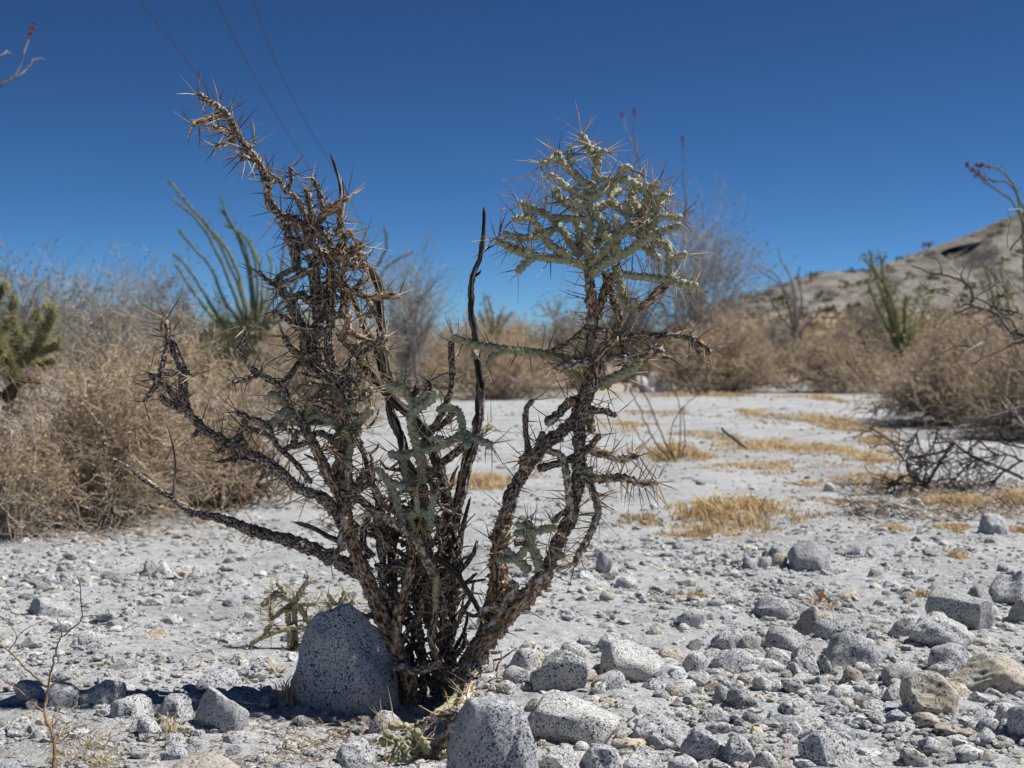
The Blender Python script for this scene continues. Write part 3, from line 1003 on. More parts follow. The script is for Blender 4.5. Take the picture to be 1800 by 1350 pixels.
# thin twig plant in the left foreground
bb = at_px(93, 1352)
stick_plant('twig_plant', 'leafless reddish twig plant in the left foreground', 'twig plant', bb[1], [
    (4.2, 3, [(92, 1356), (96, 1310), (88, 1280), (78, 1255), (80, 1235)]),
    (3, 1.6, [(80, 1237), (85, 1205), (92, 1170), (104, 1125), (112, 1118)]),
    (1.8, 1, [(112, 1118), (132, 1100), (143, 1087), (143, 1047), (137, 1013)]),
    (1.2, .7, [(143, 1087), (152, 1083), (168, 1081)]),
    (1.1, .6, [(143, 1066), (155, 1062), (168, 1062)]),
    (1.1, .6, [(143, 1042), (135, 1040), (128, 1036)]),
    (1.3, .7, [(108, 1120), (107, 1105), (100, 1085)]),
    (2.6, 1.6, [(83, 1208), (62, 1190), (47, 1177), (30, 1158), (13, 1143), (-6, 1128)]),
    (1.5, .8, [(15, 1144), (30, 1122), (22, 1105), (0, 1083), (-10, 1070)]),
    (1.2, .7, [(30, 1122), (50, 1103), (83, 1090)]),
    (2.2, 1.3, [(76, 1252), (43, 1222), (20, 1205), (-8, 1186)]),
    (1.2, .7, [(97, 1306), (140, 1296), (170, 1280)]),
    (1, .6, [(97, 1300), (92, 1270), (100, 1240)])], ['red_stem'] * 2 + ['black_twig'] * 5 + ['red_stem'] * 6, bb, 77, .18)


# ------------------------------------------------------------------ dry grass
def blades(r, n, W, D, h0, h1, lean=1.0, width=.0014, clump=0):
    if clump:
        cc = r.normal(0, .30, (clump, 2))
        xy = cc[r.integers(0, clump, n)] + r.normal(0, .5 / math.sqrt(clump) * .6, (n, 2))
    else:
        a = r.uniform(0, 2 * math.pi, n); q = np.sqrt(r.uniform(0, 1, n)) * .5
        xy = np.stack([q * np.cos(a), q * np.sin(a)], 1)
    edge = np.clip(1.15 - np.hypot(xy[:, 0], xy[:, 1]) * 1.6, .25, 1)
    b = np.stack([xy[:, 0] * W, xy[:, 1] * D, np.zeros(n) - .002], 1)
    h = r.uniform(h0, h1, n) * edge
    a = r.uniform(0, 2 * math.pi, n)
    l = np.stack([np.cos(a), np.sin(a), np.zeros(n)], 1) * (h * lean * r.uniform(.2, 1.2, n))[:, None]
    mid = b + l * .4 + np.stack([0 * h, 0 * h, h * .62], 1)
    tip = b + l + np.stack([0 * h, 0 * h, h * r.uniform(.55, 1, n)], 1)
    wv = unit(r.normal(0, 1, (n, 3)) * [1, 1, .2]) * width * r.uniform(.6, 1.4, (n, 1))
    V = np.stack([b - wv, b + wv, mid + wv * .8, mid - wv * .8, tip], 1).reshape(-1, 3)
    i = np.arange(n)[:, None] * 5
    return V, (i + [[0, 1, 2, 3]]), (i + [[3, 2, 4]])


def grass(label, px, py, wpx, dm, n, h0, h1, seed, mat='grass', lean=1.0, clump=0, width=None):
    n = int(n * 1.7)
    clump = clump * 2 or 7
    wpx *= 1.12; dm *= 1.25
    p, d = at_px(px, py)
    r = np.random.default_rng(seed)
    W = wpx / F * d
    V, q, t = blades(r, n, W, dm, h0, h1, lean, width or .00055 * d, clump)
    gz = ground_z(V[:, 0] + p[0], V[:, 1] + p[1]) + ground_detail(V[:, 0] + p[0], V[:, 1] + p[1]) - p[2]
    V[:, 2] += gz
    o = mk('grass_tuft', V, [q, t], M[mat], smooth=False)
    o.location = p
    return tag(o, label, 'dry grass', 'tufts of dry grass on the wash')


grass('largest golden grass tuft, in the middle of the sand right of the cactus', 1285, 905, 215, .5, 980, .02, .10, 81, clump=16)
grass('golden grass fringe at the near foot of the largest tuft', 1245, 935, 120, .16, 420, .015, .05, 82, clump=8)
grass('short pale tuft just left of the largest golden tuft', 1130, 915, 70, .15, 130, .015, .05, 83, 'straw')
grass('golden patch seen between the bare sticks and the right trunk', 860, 850, 130, .4, 700, .02, .075, 84, clump=9)
grass('golden grass around the foot of the dark dry stalks', 1185, 800, 105, .5, 620, .02, .10, 85, clump=7)
grass('long flat golden mat below the short dark stick', 1330, 822, 210, .45, 620, .01, .035, 86, lean=1.6, clump=9)
grass('wide golden mat lying behind the short dark stick', 1375, 785, 260, 1.2, 1200, .015, .045, 87, lean=1.6, clump=14)
grass('rounded golden patch on the far sand below the tan bush', 1470, 745, 85, 1.6, 620, .03, .08, 88, lean=1.3, clump=7)
grass('small golden patch at the mouth of the sandy gap', 1440, 702, 60, 1.6, 300, .02, .06, 89)
grass('broad faint straw mat between the dark dry stalks and the short dark stick', 1255, 765, 150, .9, 520, .008, .03, 120, 'straw', 1.8, 12)
grass('broad faint straw mat right of the short dark stick', 1480, 790, 200, .9, 700, .008, .03, 121, 'grass', 1.8, 14)
grass('broad pale straw mat in the middle of the far sand', 1385, 735, 170, 1.6, 600, .01, .035, 122, 'straw', 1.8, 12)
grass('pale straw mat under the right trunk on the far sand', 1150, 725, 130, 1.2, 420, .01, .035, 123, 'straw', 1.8, 9)
grass('thin straw scatter below the rusty grass of the black brush', 1470, 880, 170, .35, 420, .006, .022, 124, 'straw', 1.8, 12)
grass('golden strip on the far sand, left end', 1320, 728, 60, .8, 260, .015, .05, 90)
grass('golden strip beside the black brush, farther one', 1545, 775, 80, .7, 320, .015, .05, 91, lean=1.4)
grass('golden strip beside the black brush, nearer one', 1540, 810, 95, .5, 380, .015, .05, 92, lean=1.4)
grass('rusty grass under the left end of the black brush', 1535, 842, 120, .35, 420, .015, .045, 93, lean=1.4)
grass('small rusty tuft left of the black brush', 1420, 850, 60, .2, 140, .01, .03, 94, lean=1.4)
grass('low golden tuft on the bare sand below the black brush', 1568, 932, 62, .12, 170, .01, .03, 95, lean=1.5)
grass('golden tuft left of the round rock near the right edge', 1685, 930, 80, .16, 280, .01, .035, 96, lean=1.3)
grass('golden tuft right of the round rock near the right edge', 1795, 932, 60, .16, 220, .01, .04, 97)
grass('golden grass tangled under the middle of the black brush', 1690, 885, 150, .35, 640, .015, .05, 98, clump=9)
grass('golden grass under the right end of the black brush', 1790, 880, 80, .35, 360, .015, .05, 99, clump=6)
grass('golden fringe at the foot of the round tan bush', 1240, 697, 180, .8, 520, .03, .10, 100)
grass('golden patch behind the right trunk on the far sand', 1105, 748, 110, .9, 360, .015, .045, 101, lean=1.5, clump=6)
grass('golden grass at the foot of the left dry bush', 160, 915, 150, .3, 500, .01, .05, 102, clump=8)
grass('dry straw tuft beside the foot of the reddish twig plant', 165, 1330, 110, .10, 240, .01, .045, 103, 'straw', 1.6)
grass('upright straw wisp left of the shaded boulder', 508, 1240, 40, .06, 60, .02, .075, 104, 'straw', .6)
grass('thin straw wisp in front of the shaded stones', 296, 1305, 36, .05, 40, .02, .07, 105, 'straw', .7)
grass('small brown tuft above the white stone right of the trunk', 1215, 1048, 75, .08, 160, .008, .022, 106, 'bush_leaf', 1.8)
grass('small straw clump by the far stones on the right', 1455, 1058, 70, .08, 130, .006, .02, 107, 'bush_leaf', 2)
grass('small golden clump at the left foot of the large grey slab', 1630, 1050, 46, .06, 90, .01, .035, 108, 'grass', 1)
grass('small golden tuft below the lying branch shadow on the right', 1680, 978, 50, .07, 110, .01, .03, 109)

# ================================================================== THE CACTUS
CB, CD = ground_hit(775, 1245)
PXM = CD / F                       # metres per picture pixel at the cactus


def branch_verts(pts, rad, kind, r):
    """knobbly tube along pts (world), radii rad -> verts, quads, tris, axis_co, centre line data"""
    K = len(pts)
    seg = np.linalg.norm(np.diff(pts, axis=0), axis=1)
    s = np.concatenate([[0], np.cumsum(seg)])
    T = unit(np.gradient(pts, axis=0))
    U = np.zeros_like(T)
    ref = np.array([0, 1.0, .1]) if abs(T[0, 1]) < .8 else np.array([1.0, 0, 0])
    u = np.cross(T[0], ref); u /= np.linalg.norm(u)
    for i in range(K):
        u = u - T[i] * np.dot(u, T[i]); u /= np.linalg.norm(u)
        U[i] = u
    W = np.cross(T, U)
    n = 18
    th = np.arange(n) / n * 2 * math.pi
    R = np.repeat(rad[:, None], n, 1)
    ph = r.uniform(0, 6.28)
    if kind in ('green', 'olive', 'pale'):
        pitch = .0115
        h = np.abs(np.cos(.5 * (3 * th[None] + 2 * math.pi * s[:, None] / pitch + ph))) * np.abs(np.cos(.5 * (5 * th[None] - 2 * math.pi * s[:, None] / pitch)))
        R = R * (.72 + .56 * h) * (1 + .06 * r.normal(0, 1, R.shape))
    else:
        N = r.normal(0, 1, (K + 8, n))
        N = (np.roll(N, 1, 1) + 2 * N + np.roll(N, -1, 1)) / 2.6
        if kind == 'wood':
            N = np.cumsum(N, 0); kw = min(25, len(N)); N = N - np.stack([np.convolve(N[:, k], np.ones(kw) / kw, 'same') for k in range(n)], 1)
            N = N / (N.std() + 1e-6)
            amp = .13
        else:
            N = (N[:-2] + N[1:-1] + N[2:])[:K] / 1.9
            amp = .11 if kind == 'brown' else .13
        N = N[:K]
        R = R * (1 + amp * np.clip(N, -1.6, 2.2))
        if kind != 'wood':
            knob = np.interp(s, np.arange(0, s[-1] + .02, .008), r.uniform(.88, 1.16, len(np.arange(0, s[-1] + .02, .008))))
            R = R * knob[:, None]
            fl = r.random(R.shape) < .09
            R = R * np.where(fl, 1.2, 1)
    # rounded ends
    cap = np.ones(K)
    e = (s[-1] - s) / max(rad[-1], 1e-5)
    if kind == 'wood':
        cap *= np.clip(.25 + e * .2, 0, 1)
    else:
        cap *= np.sqrt(np.clip(1 - (1 - np.clip(e, 0, 1)) ** 2, .06, 1))
    R = R * cap[:, None]
    V = pts[:, None] + R[..., None] * (U[:, None] * np.cos(th)[None, :, None] + W[:, None] * np.sin(th)[None, :, None])
    ax = np.stack([np.cos(th)[None] * rad[:, None], np.sin(th)[None] * rad[:, None], np.repeat(s[:, None], n, 1)], -1) + r.uniform(0, 3)
    idx = np.arange(K * n).reshape(K, n)
    a = idx[:-1]; b = np.roll(a, -1, 1); d = idx[1:]; c = np.roll(d, -1, 1)
    q = np.stack([a, b, c, d], -1).reshape(-1, 4)
    V = np.vstack([V.reshape(-1, 3), pts[:1], pts[-1:] + T[-1] * rad[-1] * .02])
    ax = np.vstack([ax.reshape(-1, 3), [[0, 0, 0]], [[0, 0, s[-1]]]])
    m = K * n
    t1 = np.stack([np.full(n, m), np.roll(idx[0], -1), idx[0]], -1)
    t2 = np.stack([np.full(n, m + 1), idx[-1], np.roll(idx[-1], -1)], -1)
    return V, q, np.vstack([t1, t2]), ax, (T, U, W, s)


def spine_mesh(pts, rad, frame, dens, lmin, lmax, palette, r, kind='dark'):
    T, U, W, s = frame
    L = s[-1]
    n = max(1, int(L / PXM / 100 * dens * (3.0 if kind in ('green', 'olive') else 2.2)))
    t = np.sort(r.uniform(0.02, 1.0, n)) * L
    tipn = 4 if dens > 5 else 2
    t = np.concatenate([t, np.full(tipn, L)]); n = len(t)
    k = np.clip(np.searchsorted(s, t), 0, len(s) - 1)
    a = r.uniform(0, 2 * math.pi, n)
    rd = U[k] * np.cos(a)[:, None] + W[k] * np.sin(a)[:, None]
    d = rd + T[k] * r.uniform(-.1, .75, n)[:, None] + r.normal(0, .18, (n, 3))
    d[t >= L] += T[-1] * .45
    d = unit(d)
    ln = r.uniform(lmin, lmax, n) * PXM
    b = pts[k] + rd * (rad[k] * .75)[:, None]
    m = b + d * ln[:, None] * .5 + r.normal(0, .0006, (n, 3))
    e = b + d * ln[:, None]
    wv = r.uniform(.85, 1.25, n)
    Rr = np.stack([np.full(n, .00080), np.full(n, .00068), np.full(n, .00013)], 1) * wv[:, None]
    V, f = tubes(np.stack([b, m, e], 1), Rr, 4)
    return V, f, np.repeat(r.choice(3, n, p=palette), 8)


CACTUS = thing('pencil_cholla', 'tall spiny branching cactus with a long dry left arm and a green right crown', 'cactus', tuple(CB))
REG = []            # finished branches in picture points + depth, for joining the next ones
CNT = [0]
PAL = {'green': (.56, .22, .22), 'olive': (.62, .22, .16), 'brown': (.42, .38, .2), 'dark': (.2, .68, .12), 'pale': (.4, .4, .2), 'wood': (.3, .6, .1)}
NAMES = {'green': 'green_joint', 'olive': 'green_joint', 'brown': 'brown_branch', 'dark': 'dry_branch', 'pale': 'flaky_branch', 'wood': 'dead_stick'}


def br(kind, r0, r1, dens, pts, dz=None, lmin=26, lmax=58, root=CACTUS, base=None, name=None, ddz=None, join=True, reg=None):
    """one branch. pts flat list of picture x, y; joins the nearest finished branch at one of its ends; dz=(start,end) sets depth (px, + = away) outright"""
    r = np.random.default_rng(1000 + CNT[0]); CNT[0] += 1
    base = CB if base is None else base
    reg = REG if reg is None else reg
    p = np.array(pts, float).reshape(-1, 2)
    L = np.hypot(*np.diff(p, axis=0).T).sum()
    if dz is None:
        best = (18.0, None, None)
        for q in reg:
            for end in (0, -1):
                dd = np.hypot(q[:, 0] - p[end, 0], q[:, 1] - p[end, 1])
                j = int(np.argmin(dd))
                if dd[j] < best[0] - (.5 if end else 0):
                    best = (dd[j], end, q[j, 2])
        if best[1] is None:
            dz = (r.uniform(-25, 25), r.uniform(-25, 25))
        else:
            if best[1] == -1:
                p = p[::-1]
            tip = ddz if ddz is not None else r.uniform(-.38, .38) * L
            dz = (best[2], best[2] + tip)
    z = np.linspace(dz[0], dz[1], len(p))
    c, s = catmull(np.column_stack([p, z]), 2.3)
    wob = np.cumsum(r.normal(0, .16, (len(c), 2)), 0)
    wob -= np.linspace(0, 1, len(c))[:, None] * wob[-1]
    c[:, :2] += np.clip(wob, -2.2, 2.2)
    reg.append(c)
    D0 = np.dot(base - CAM, FWD)
    wp = np.array([P(x, y, D0 + zz * PXM) for x, y, zz in c]) - base
    k_ = {'green': .80, 'olive': .80, 'dark': .79, 'brown': .9, 'pale': .95, 'wood': .9}[kind]
    rad = np.linspace(r0, r1, len(c)) * k_ * r.uniform(.88, 1.14) * PXM * (base is CB and 1 or D0 / CD)
    V, q, t, ax, fr = branch_verts(wp, rad, kind, r)
    o = mk(name or NAMES[kind], V, [q, t], M[kind], root, attrs={'axis_co': ax})
    if dens > 0:
        V, f, mi = spine_mesh(wp, rad, fr, dens, lmin, lmax, PAL[kind], r, kind)
        sp = mk('spines', V, [f], [M['spine_tan'], M['spine_dark'], M['spine_pale']], o, smooth=False, kind='stuff', mat_idx=mi)
    return o


# --- trunks of the left half
br('brown', 15, 13, 2.5, [722, 1268, 723, 1227, 720, 1193, 707, 1160, 693, 1133, 677, 1100, 663, 1060, 643, 1010, 623, 957, 613, 920, 604, 880], (0, 0), 20, 45, name='trunk')
br('brown', 13, 11, 6, [604, 884, 598, 850, 598, 810, 600, 769, 603, 728, 598, 690], (0, -2), name='trunk')
br('dark', 11, 9, 10, [600, 700, 596, 670, 586, 644, 578, 617, 580, 567, 580, 533, 583, 450, 578, 420], (-2, 4), name='trunk')
br('dark', 9, 7, 3, [674, 1268, 675, 1200, 672, 1120, 674, 1027, 672, 950, 670, 910, 660, 860], (-12, 20), 18, 40, name='trunk')
br('dark', 7, 6, 4, [660, 870, 648, 830, 640, 800, 628, 775, 617, 758])
br('brown', 10, 8, 4, [702, 1150, 697, 1087, 710, 1050, 720, 1010, 725, 967, 720, 940], (-6, -14), 20, 45)
br('dark', 10, 8, 6, [783, 1100, 777, 1057, 763, 1017, 753, 983, 750, 940, 742, 900, 742, 842], (-18, -26))
br('pale', 9, 7, 6, [763, 1005, 750, 987, 737, 957, 712, 933, 690, 918, 668, 905, 640, 900])
br('brown', 8, 7, 6, [775, 1165, 763, 1140, 758, 1120, 763, 1093, 767, 1067], (-22, -30), 20, 44)
br('olive', 7, 7, 6, [767, 1070, 764, 1040, 768, 1010], None, 20, 44)
br('dark', 10, 8, 3, [742, 1255, 745, 1180, 738, 1110, 730, 1050, 738, 990, 745, 950], (20, 30), 18, 40)
br('dark', 12, 9, 2, [765, 1262, 770, 1200, 765, 1130, 745, 1060, 742, 1000, 735, 930], (32, 42), 18, 36)
br('dark', 11, 8, 3, [700, 1255, 702, 1190, 690, 1120, 692, 1050, 690, 990, 676, 930, 668, 880], (38, 50), 18, 36)
br('dark', 8, 6, 3, [790, 1240, 785, 1170, 800, 1100, 792, 1060], (20, 28), 18, 36)
# --- dead bare sticks
DW = 'dead_stick'
br('wood', 17, 3, 0, [786, 1250, 783, 1180, 785, 1100, 790, 1044, 792, 1002, 794, 974, 794, 936, 800, 899, 811, 863, 822, 813, 832, 785, 841, 744, 844, 703, 844, 667, 840, 628, 836, 586, 831, 555, 830, 519, 833, 486, 844, 458, 848, 435, 850, 408, 851, 385, 850, 363], (40, 92), name=DW)
br('wood', 3, 1.2, 0, [847, 442, 858, 436, 869, 431], name=DW)
br('wood', 3, 1.2, 0, [834, 485, 842, 480, 846, 474], name=DW)
br('wood', 5, 1.5, 0, [844, 668, 853, 668, 862, 659], name=DW)
br('wood', 8, 2, 0, [794, 1010, 800, 991, 808, 958, 817, 913, 824, 885, 828, 872], (44, 40), name=DW)
br('wood', 14, 9, 0, [790, 1050, 786, 960, 786, 897, 778, 856, 769, 817, 761, 794, 750, 767, 728, 733, 700, 711, 680, 690, 666, 675, 652, 660, 640, 645, 632, 628, 618, 612, 603, 597, 590, 585], (50, 30), name=DW)
br('wood', 9, 7, 0, [712, 800, 708, 778, 697, 750, 690, 730, 686, 717, 686, 700, 684, 675, 676, 633, 669, 592, 668, 550, 667, 520, 664, 498, 650, 475, 640, 463, 628, 450, 618, 440], (50, 62), name=DW)
br('wood', 8, 5, 0, [682, 690, 672, 645, 662, 615, 652, 592, 642, 575, 633, 553, 624, 530, 615, 506], (52, 40), name=DW)
br('wood', 12, 8, 0, [745, 870, 730, 840, 715, 815, 709, 790], (48, 50), name=DW)
br('dark', 16, 2.8, 0, [640, 1010, 617, 997, 567, 974, 511, 952, 456, 936, 422, 924, 389, 911, 356, 904, 333, 897, 318, 886, 300, 872, 280, 860, 261, 847, 244, 836, 228, 822, 212, 815, 196, 805], (12, 52), name=DW)
br('wood', 3.2, 1, 0, [304, 874, 307, 838, 308, 806, 302, 775, 294, 748], name=DW)
br('wood', 6, 4, 0, [763, 977, 785, 992, 803, 1007, 815, 1027, 827, 1047, 847, 1080, 867, 1103], (-34, -22), name=DW)
br('wood', 6, 4, 0, [606, 960, 588, 948, 570, 940, 545, 926, 515, 917], (-4, -14), name=DW)
br('wood', 5, 3, 0, [768, 1140, 790, 1150, 806, 1130, 818, 1105, 823, 1075], (10, 20), name=DW)
br('wood', 5, 2, 0, [598, 405, 596, 380, 598, 350, 599, 330, 594, 308, 588, 288, 580, 269], (14, 26), name=DW)
br('wood', 6, 4, 0, [605, 440, 602, 410, 600, 385, 602, 350, 602, 318], (20, 30), name=DW)
br('wood', 3, 1, 0, [304, 873, 312, 868], name=DW) if False else None

# --- long dry arm to the upper left
br('dark', 11, 6.5, 10, [575, 425, 560, 408, 539, 400, 511, 389, 486, 375, 472, 350, 468, 319, 458, 292, 450, 278, 442, 267, 422, 242, 410, 219, 394, 197, 380, 186, 367, 179, 346, 165], (2, -60), 34, 62, name='dry_arm')
br('brown', 6, 5, 12, [392, 200, 376, 206, 364, 211, 350, 214, 336, 219], ddz=-22, lmin=24, lmax=48)
br('brown', 6, 5, 10, [411, 236, 398, 232, 389, 228, 379, 225, 372, 221], ddz=-18, lmin=24, lmax=48)
br('brown', 5.5, 5, 8, [417, 243, 404, 249, 394, 253, 384, 257, 378, 259], ddz=18, lmin=20, lmax=40)
br('dark', 7, 6, 9, [456, 288, 446, 281, 439, 278, 428, 276, 417, 273], ddz=-20)
br('dark', 6, 5, 3, [438, 262, 444, 255, 450, 250], ddz=6)
br('dark', 6, 5, 3, [432, 256, 428, 262, 426, 266], ddz=-6)
br('dark', 6, 5, 4, [470, 330, 473, 318, 472, 312], ddz=4)
br('dark', 8, 4, 9, [556, 404, 544, 389, 536, 375, 530, 367, 522, 347, 503, 336, 492, 319, 482, 310, 472, 302], ddz=-30)
br('dark', 5, 5, 6, [503, 336, 508, 328, 512, 319, 511, 305, 512, 292], ddz=-14)
br('dark', 7, 5, 9, [555, 400, 566, 380, 569, 372, 564, 350, 558, 331, 551, 318, 547, 311], ddz=-22)
br('brown', 7, 6, 8, [566, 382, 576, 367, 586, 362, 596, 357, 606, 351, 614, 346], ddz=-20)
br('brown', 6, 5, 7, [570, 378, 582, 371, 594, 368, 602, 364], ddz=16)
br('dark', 6, 5, 7, [552, 398, 548, 375, 544, 350, 540, 338, 536, 328], ddz=20)
br('dark', 6, 5, 6, [549, 372, 542, 360, 540, 345], ddz=12)
br('brown', 8, 8, 9, [592, 445, 600, 428, 606, 418, 614, 411, 618, 407], ddz=-30)
br('pale', 6, 5, 6, [590, 400, 594, 412, 600, 398, 602, 388], (5, 0))
br('brown', 6, 5, 8, [546, 428, 552, 415, 560, 405], (0, -20))
br('dark', 10, 9, 10, [522, 470, 518, 440, 508, 415, 500, 395, 494, 380], (12, 0))
br('dark', 6, 5, 6, [535, 440, 528, 425, 522, 410, 520, 400], (10, 0))
# crowded middle of the left half
br('brown', 8, 6, 9, [583, 452, 570, 446, 558, 440, 545, 432, 535, 428], ddz=-26)
br('brown', 8, 7, 10, [583, 440, 600, 445, 615, 440, 628, 434, 640, 430], ddz=-24)
br('brown', 8, 6, 10, [583, 455, 600, 452, 618, 450, 632, 448, 642, 448], ddz=-34)
br('dark', 7, 6, 6, [568, 470, 562, 450, 559, 436, 558, 428], (-20, -30), 20, 46)
br('brown', 7, 5, 9, [596, 500, 600, 480, 606, 468, 612, 455, 616, 446], (-4, -20))
br('brown', 6, 5, 9, [580, 500, 590, 495, 600, 505, 610, 512], (-6, -18))
br('dark', 8, 5, 9, [552, 482, 539, 478, 520, 474, 506, 478, 493, 484, 484, 495, 490, 503], (2, -24))
br('pale', 7, 5, 8, [550, 472, 533, 481, 520, 490, 506, 497, 492, 504, 480, 511], (0, -30))
br('dark', 12, 9, 9, [545, 640, 537, 617, 536, 580, 522, 561, 511, 533, 505, 525, 498, 514, 495, 505], (16, 6))
br('dark', 12, 10, 6, [560, 650, 552, 610, 560, 570, 556, 530, 552, 490, 548, 455], (20, 12))
br('dark', 10, 9, 6, [575, 560, 560, 540, 545, 530, 530, 520, 508, 525], (6, 8))
br('dark', 9, 8, 8, [586, 560, 572, 530, 560, 500, 556, 470, 560, 440], (-8, -4))
br('dark', 9, 7, 8, [600, 560, 606, 530, 604, 500, 598, 470], (10, 0))
br('dark', 8, 6, 9, [575, 586, 558, 581, 540, 578, 525, 575, 503, 561, 490, 554, 478, 546], ddz=-32)
br('dark', 8, 7, 8, [534, 632, 520, 620, 511, 611, 504, 600, 499, 590], ddz=-24)
br('dark', 9, 8, 7, [586, 672, 575, 660, 558, 650, 543, 640, 530, 628], ddz=-8)
br('dark', 6, 5, 8, [532, 630, 522, 642, 514, 653, 505, 663, 496, 673], ddz=-22)
br('dark', 6, 5, 8, [578, 612, 562, 616, 548, 624, 533, 628], ddz=-10)
br('brown', 8, 6, 9, [596, 505, 612, 508, 628, 514, 642, 520, 656, 522, 678, 520, 702, 520], ddz=-28)
br('brown', 5.5, 5, 3, [656, 524, 657, 540, 656, 556], ddz=-6)
br('brown', 9, 7, 6, [612, 560, 606, 545, 609, 530, 606, 512], (-10, -8))
br('brown', 8, 7, 5, [598, 600, 606, 585, 612, 570, 612, 555], (-2, -10))
br('brown', 7, 5, 9, [610, 582, 624, 590, 633, 594, 646, 600, 656, 603, 668, 609, 683, 617], ddz=-26)
br('dark', 8, 6, 7, [600, 668, 608, 650, 617, 635, 626, 620, 634, 600], ddz=-14)
br('dark', 6, 5, 7, [614, 640, 632, 625, 648, 614, 660, 606], ddz=-16)
br('dark', 6, 6, 8, [598, 690, 610, 678, 622, 668, 636, 660], ddz=-22)
br('dark', 6, 5, 8, [596, 688, 575, 680, 555, 676, 536, 674], ddz=-20)
# --- green tips around the left trunk
br('green', 8.5, 8, 6, [600, 770, 617, 757, 633, 739, 645, 728, 656, 716], ddz=-20)
br('green', 9, 8, 6, [600, 730, 614, 712, 628, 698, 642, 692, 656, 682], ddz=-14)
br('dark', 8, 7, 6, [602, 716, 618, 702, 634, 700, 646, 690], (-14, -28))
br('green', 8, 7, 6, [608, 764, 624, 764, 634, 752], ddz=-16)
br('olive', 8, 8, 5, [614, 830, 612, 800, 618, 780, 612, 760, 606, 748], (-12, -16))
br('green', 9, 8, 5, [512, 716, 500, 708, 490, 700, 480, 694, 470, 698], (-12, -26))
br('green', 8, 7, 6, [523, 728, 506, 730, 490, 736, 476, 744, 462, 752], ddz=-22)
br('green', 8, 8, 4, [526, 734, 508, 722, 492, 728, 486, 728], ddz=-30)
br('olive', 8, 7, 5, [532, 738, 540, 722, 546, 705, 550, 698], (-8, -22))
br('green', 9, 8, 4, [588, 740, 572, 735, 556, 730, 540, 735], (-4, -10))
br('dark', 9, 8, 3, [600, 790, 580, 770, 565, 762, 548, 762], (6, 4))
br('green', 8, 7, 4, [500, 745, 494, 750, 488, 748], (-14, -22))
# --- long dry arm low on the left
br('dark', 12, 8, 7, [616, 940, 600, 919, 589, 899, 567, 877, 531, 861, 497, 836, 469, 813, 442, 800, 422, 789, 394, 775, 364, 758, 342, 739, 328, 722, 322, 692, 321, 661, 314, 631, 303, 608, 294, 590, 290, 583], (-4, -54))
br('brown', 7.5, 7, 8, [292, 588, 290, 575, 290, 558], ddz=-6)
br('dark', 6, 4, 7, [291, 584, 294, 600, 292, 617, 283, 650, 275, 667, 267, 686, 252, 708], ddz=-26)
br('dark', 7, 5, 9, [322, 714, 312, 704, 303, 694, 292, 680, 283, 675, 270, 664, 261, 655], ddz=-20)
br('dark', 6, 5, 5, [318, 656, 300, 657, 282, 652], ddz=-10)
br('dark', 7, 5, 6, [319, 658, 332, 656, 338, 662], ddz=-16)
br('dark', 8, 7, 5, [322, 720, 312, 716, 300, 711, 290, 704, 280, 696], ddz=-18)
br('pale', 6, 4, 2, [352, 752, 344, 762, 336, 769], ddz=-14)
br('dark', 11, 9, 5, [603, 880, 594, 862, 581, 847, 567, 816, 556, 790, 542, 764, 528, 736], (-6, -24))
br('dark', 8, 6, 6, [530, 740, 520, 722, 514, 711, 500, 689, 483, 672, 468, 664, 456, 656], (-24, -40))
br('dark', 6.5, 5, 6, [458, 658, 446, 650, 436, 639, 426, 626, 421, 614, 429, 597, 430, 585, 426, 574], ddz=-16)
br('dark', 6, 5, 6, [456, 657, 446, 660, 436, 664, 420, 668, 407, 672], ddz=-22, lmin=30, lmax=56)
br('dark', 5, 4, 3, [460, 656, 462, 648, 462, 644], ddz=-6)
br('dark', 7, 5, 3, [440, 800, 432, 790, 422, 764, 428, 748, 431, 733, 424, 728, 414, 724], ddz=-10)
br('dark', 6, 5, 3, [431, 733, 444, 736, 456, 739, 472, 750, 478, 762, 481, 770], ddz=-12)
br('dark', 6, 5, 3, [427, 750, 438, 754, 450, 758, 464, 762, 478, 770, 492, 789, 514, 808, 533, 831, 548, 850], ddz=16)
br('dark', 6, 5, 4, [424, 764, 416, 770, 406, 776, 392, 788, 378, 797], ddz=-16)
br('wood', 5, 4, 2, [450, 812, 440, 806, 425, 805, 411, 806, 394, 810, 376, 812], ddz=-12)
br('dark', 6, 5, 3, [420, 792, 414, 806, 408, 820], ddz=-6)
br('dark', 6, 5, 5, [500, 790, 516, 784, 532, 780, 546, 776], (-10, -20))
br('brown', 8, 7, 6, [594, 872, 584, 846, 570, 822, 560, 800, 548, 780], (-16, -30))
br('dark', 8, 7, 7, [598, 905, 612, 880, 622, 860, 634, 842, 640, 822], (-14, -26))
br('pale', 8, 6, 9, [602, 968, 600, 945, 606, 920, 600, 900], (-14, -18))
br('pale', 7, 5, 7, [604, 950, 596, 965, 588, 978, 580, 990], ddz=-18)
br('pale', 7, 6, 10, [620, 880, 618, 860, 612, 836, 616, 820], (-18, -24))
br('dark', 8, 6, 7, [606, 876, 628, 862, 646, 850, 660, 840], (-20, -40))
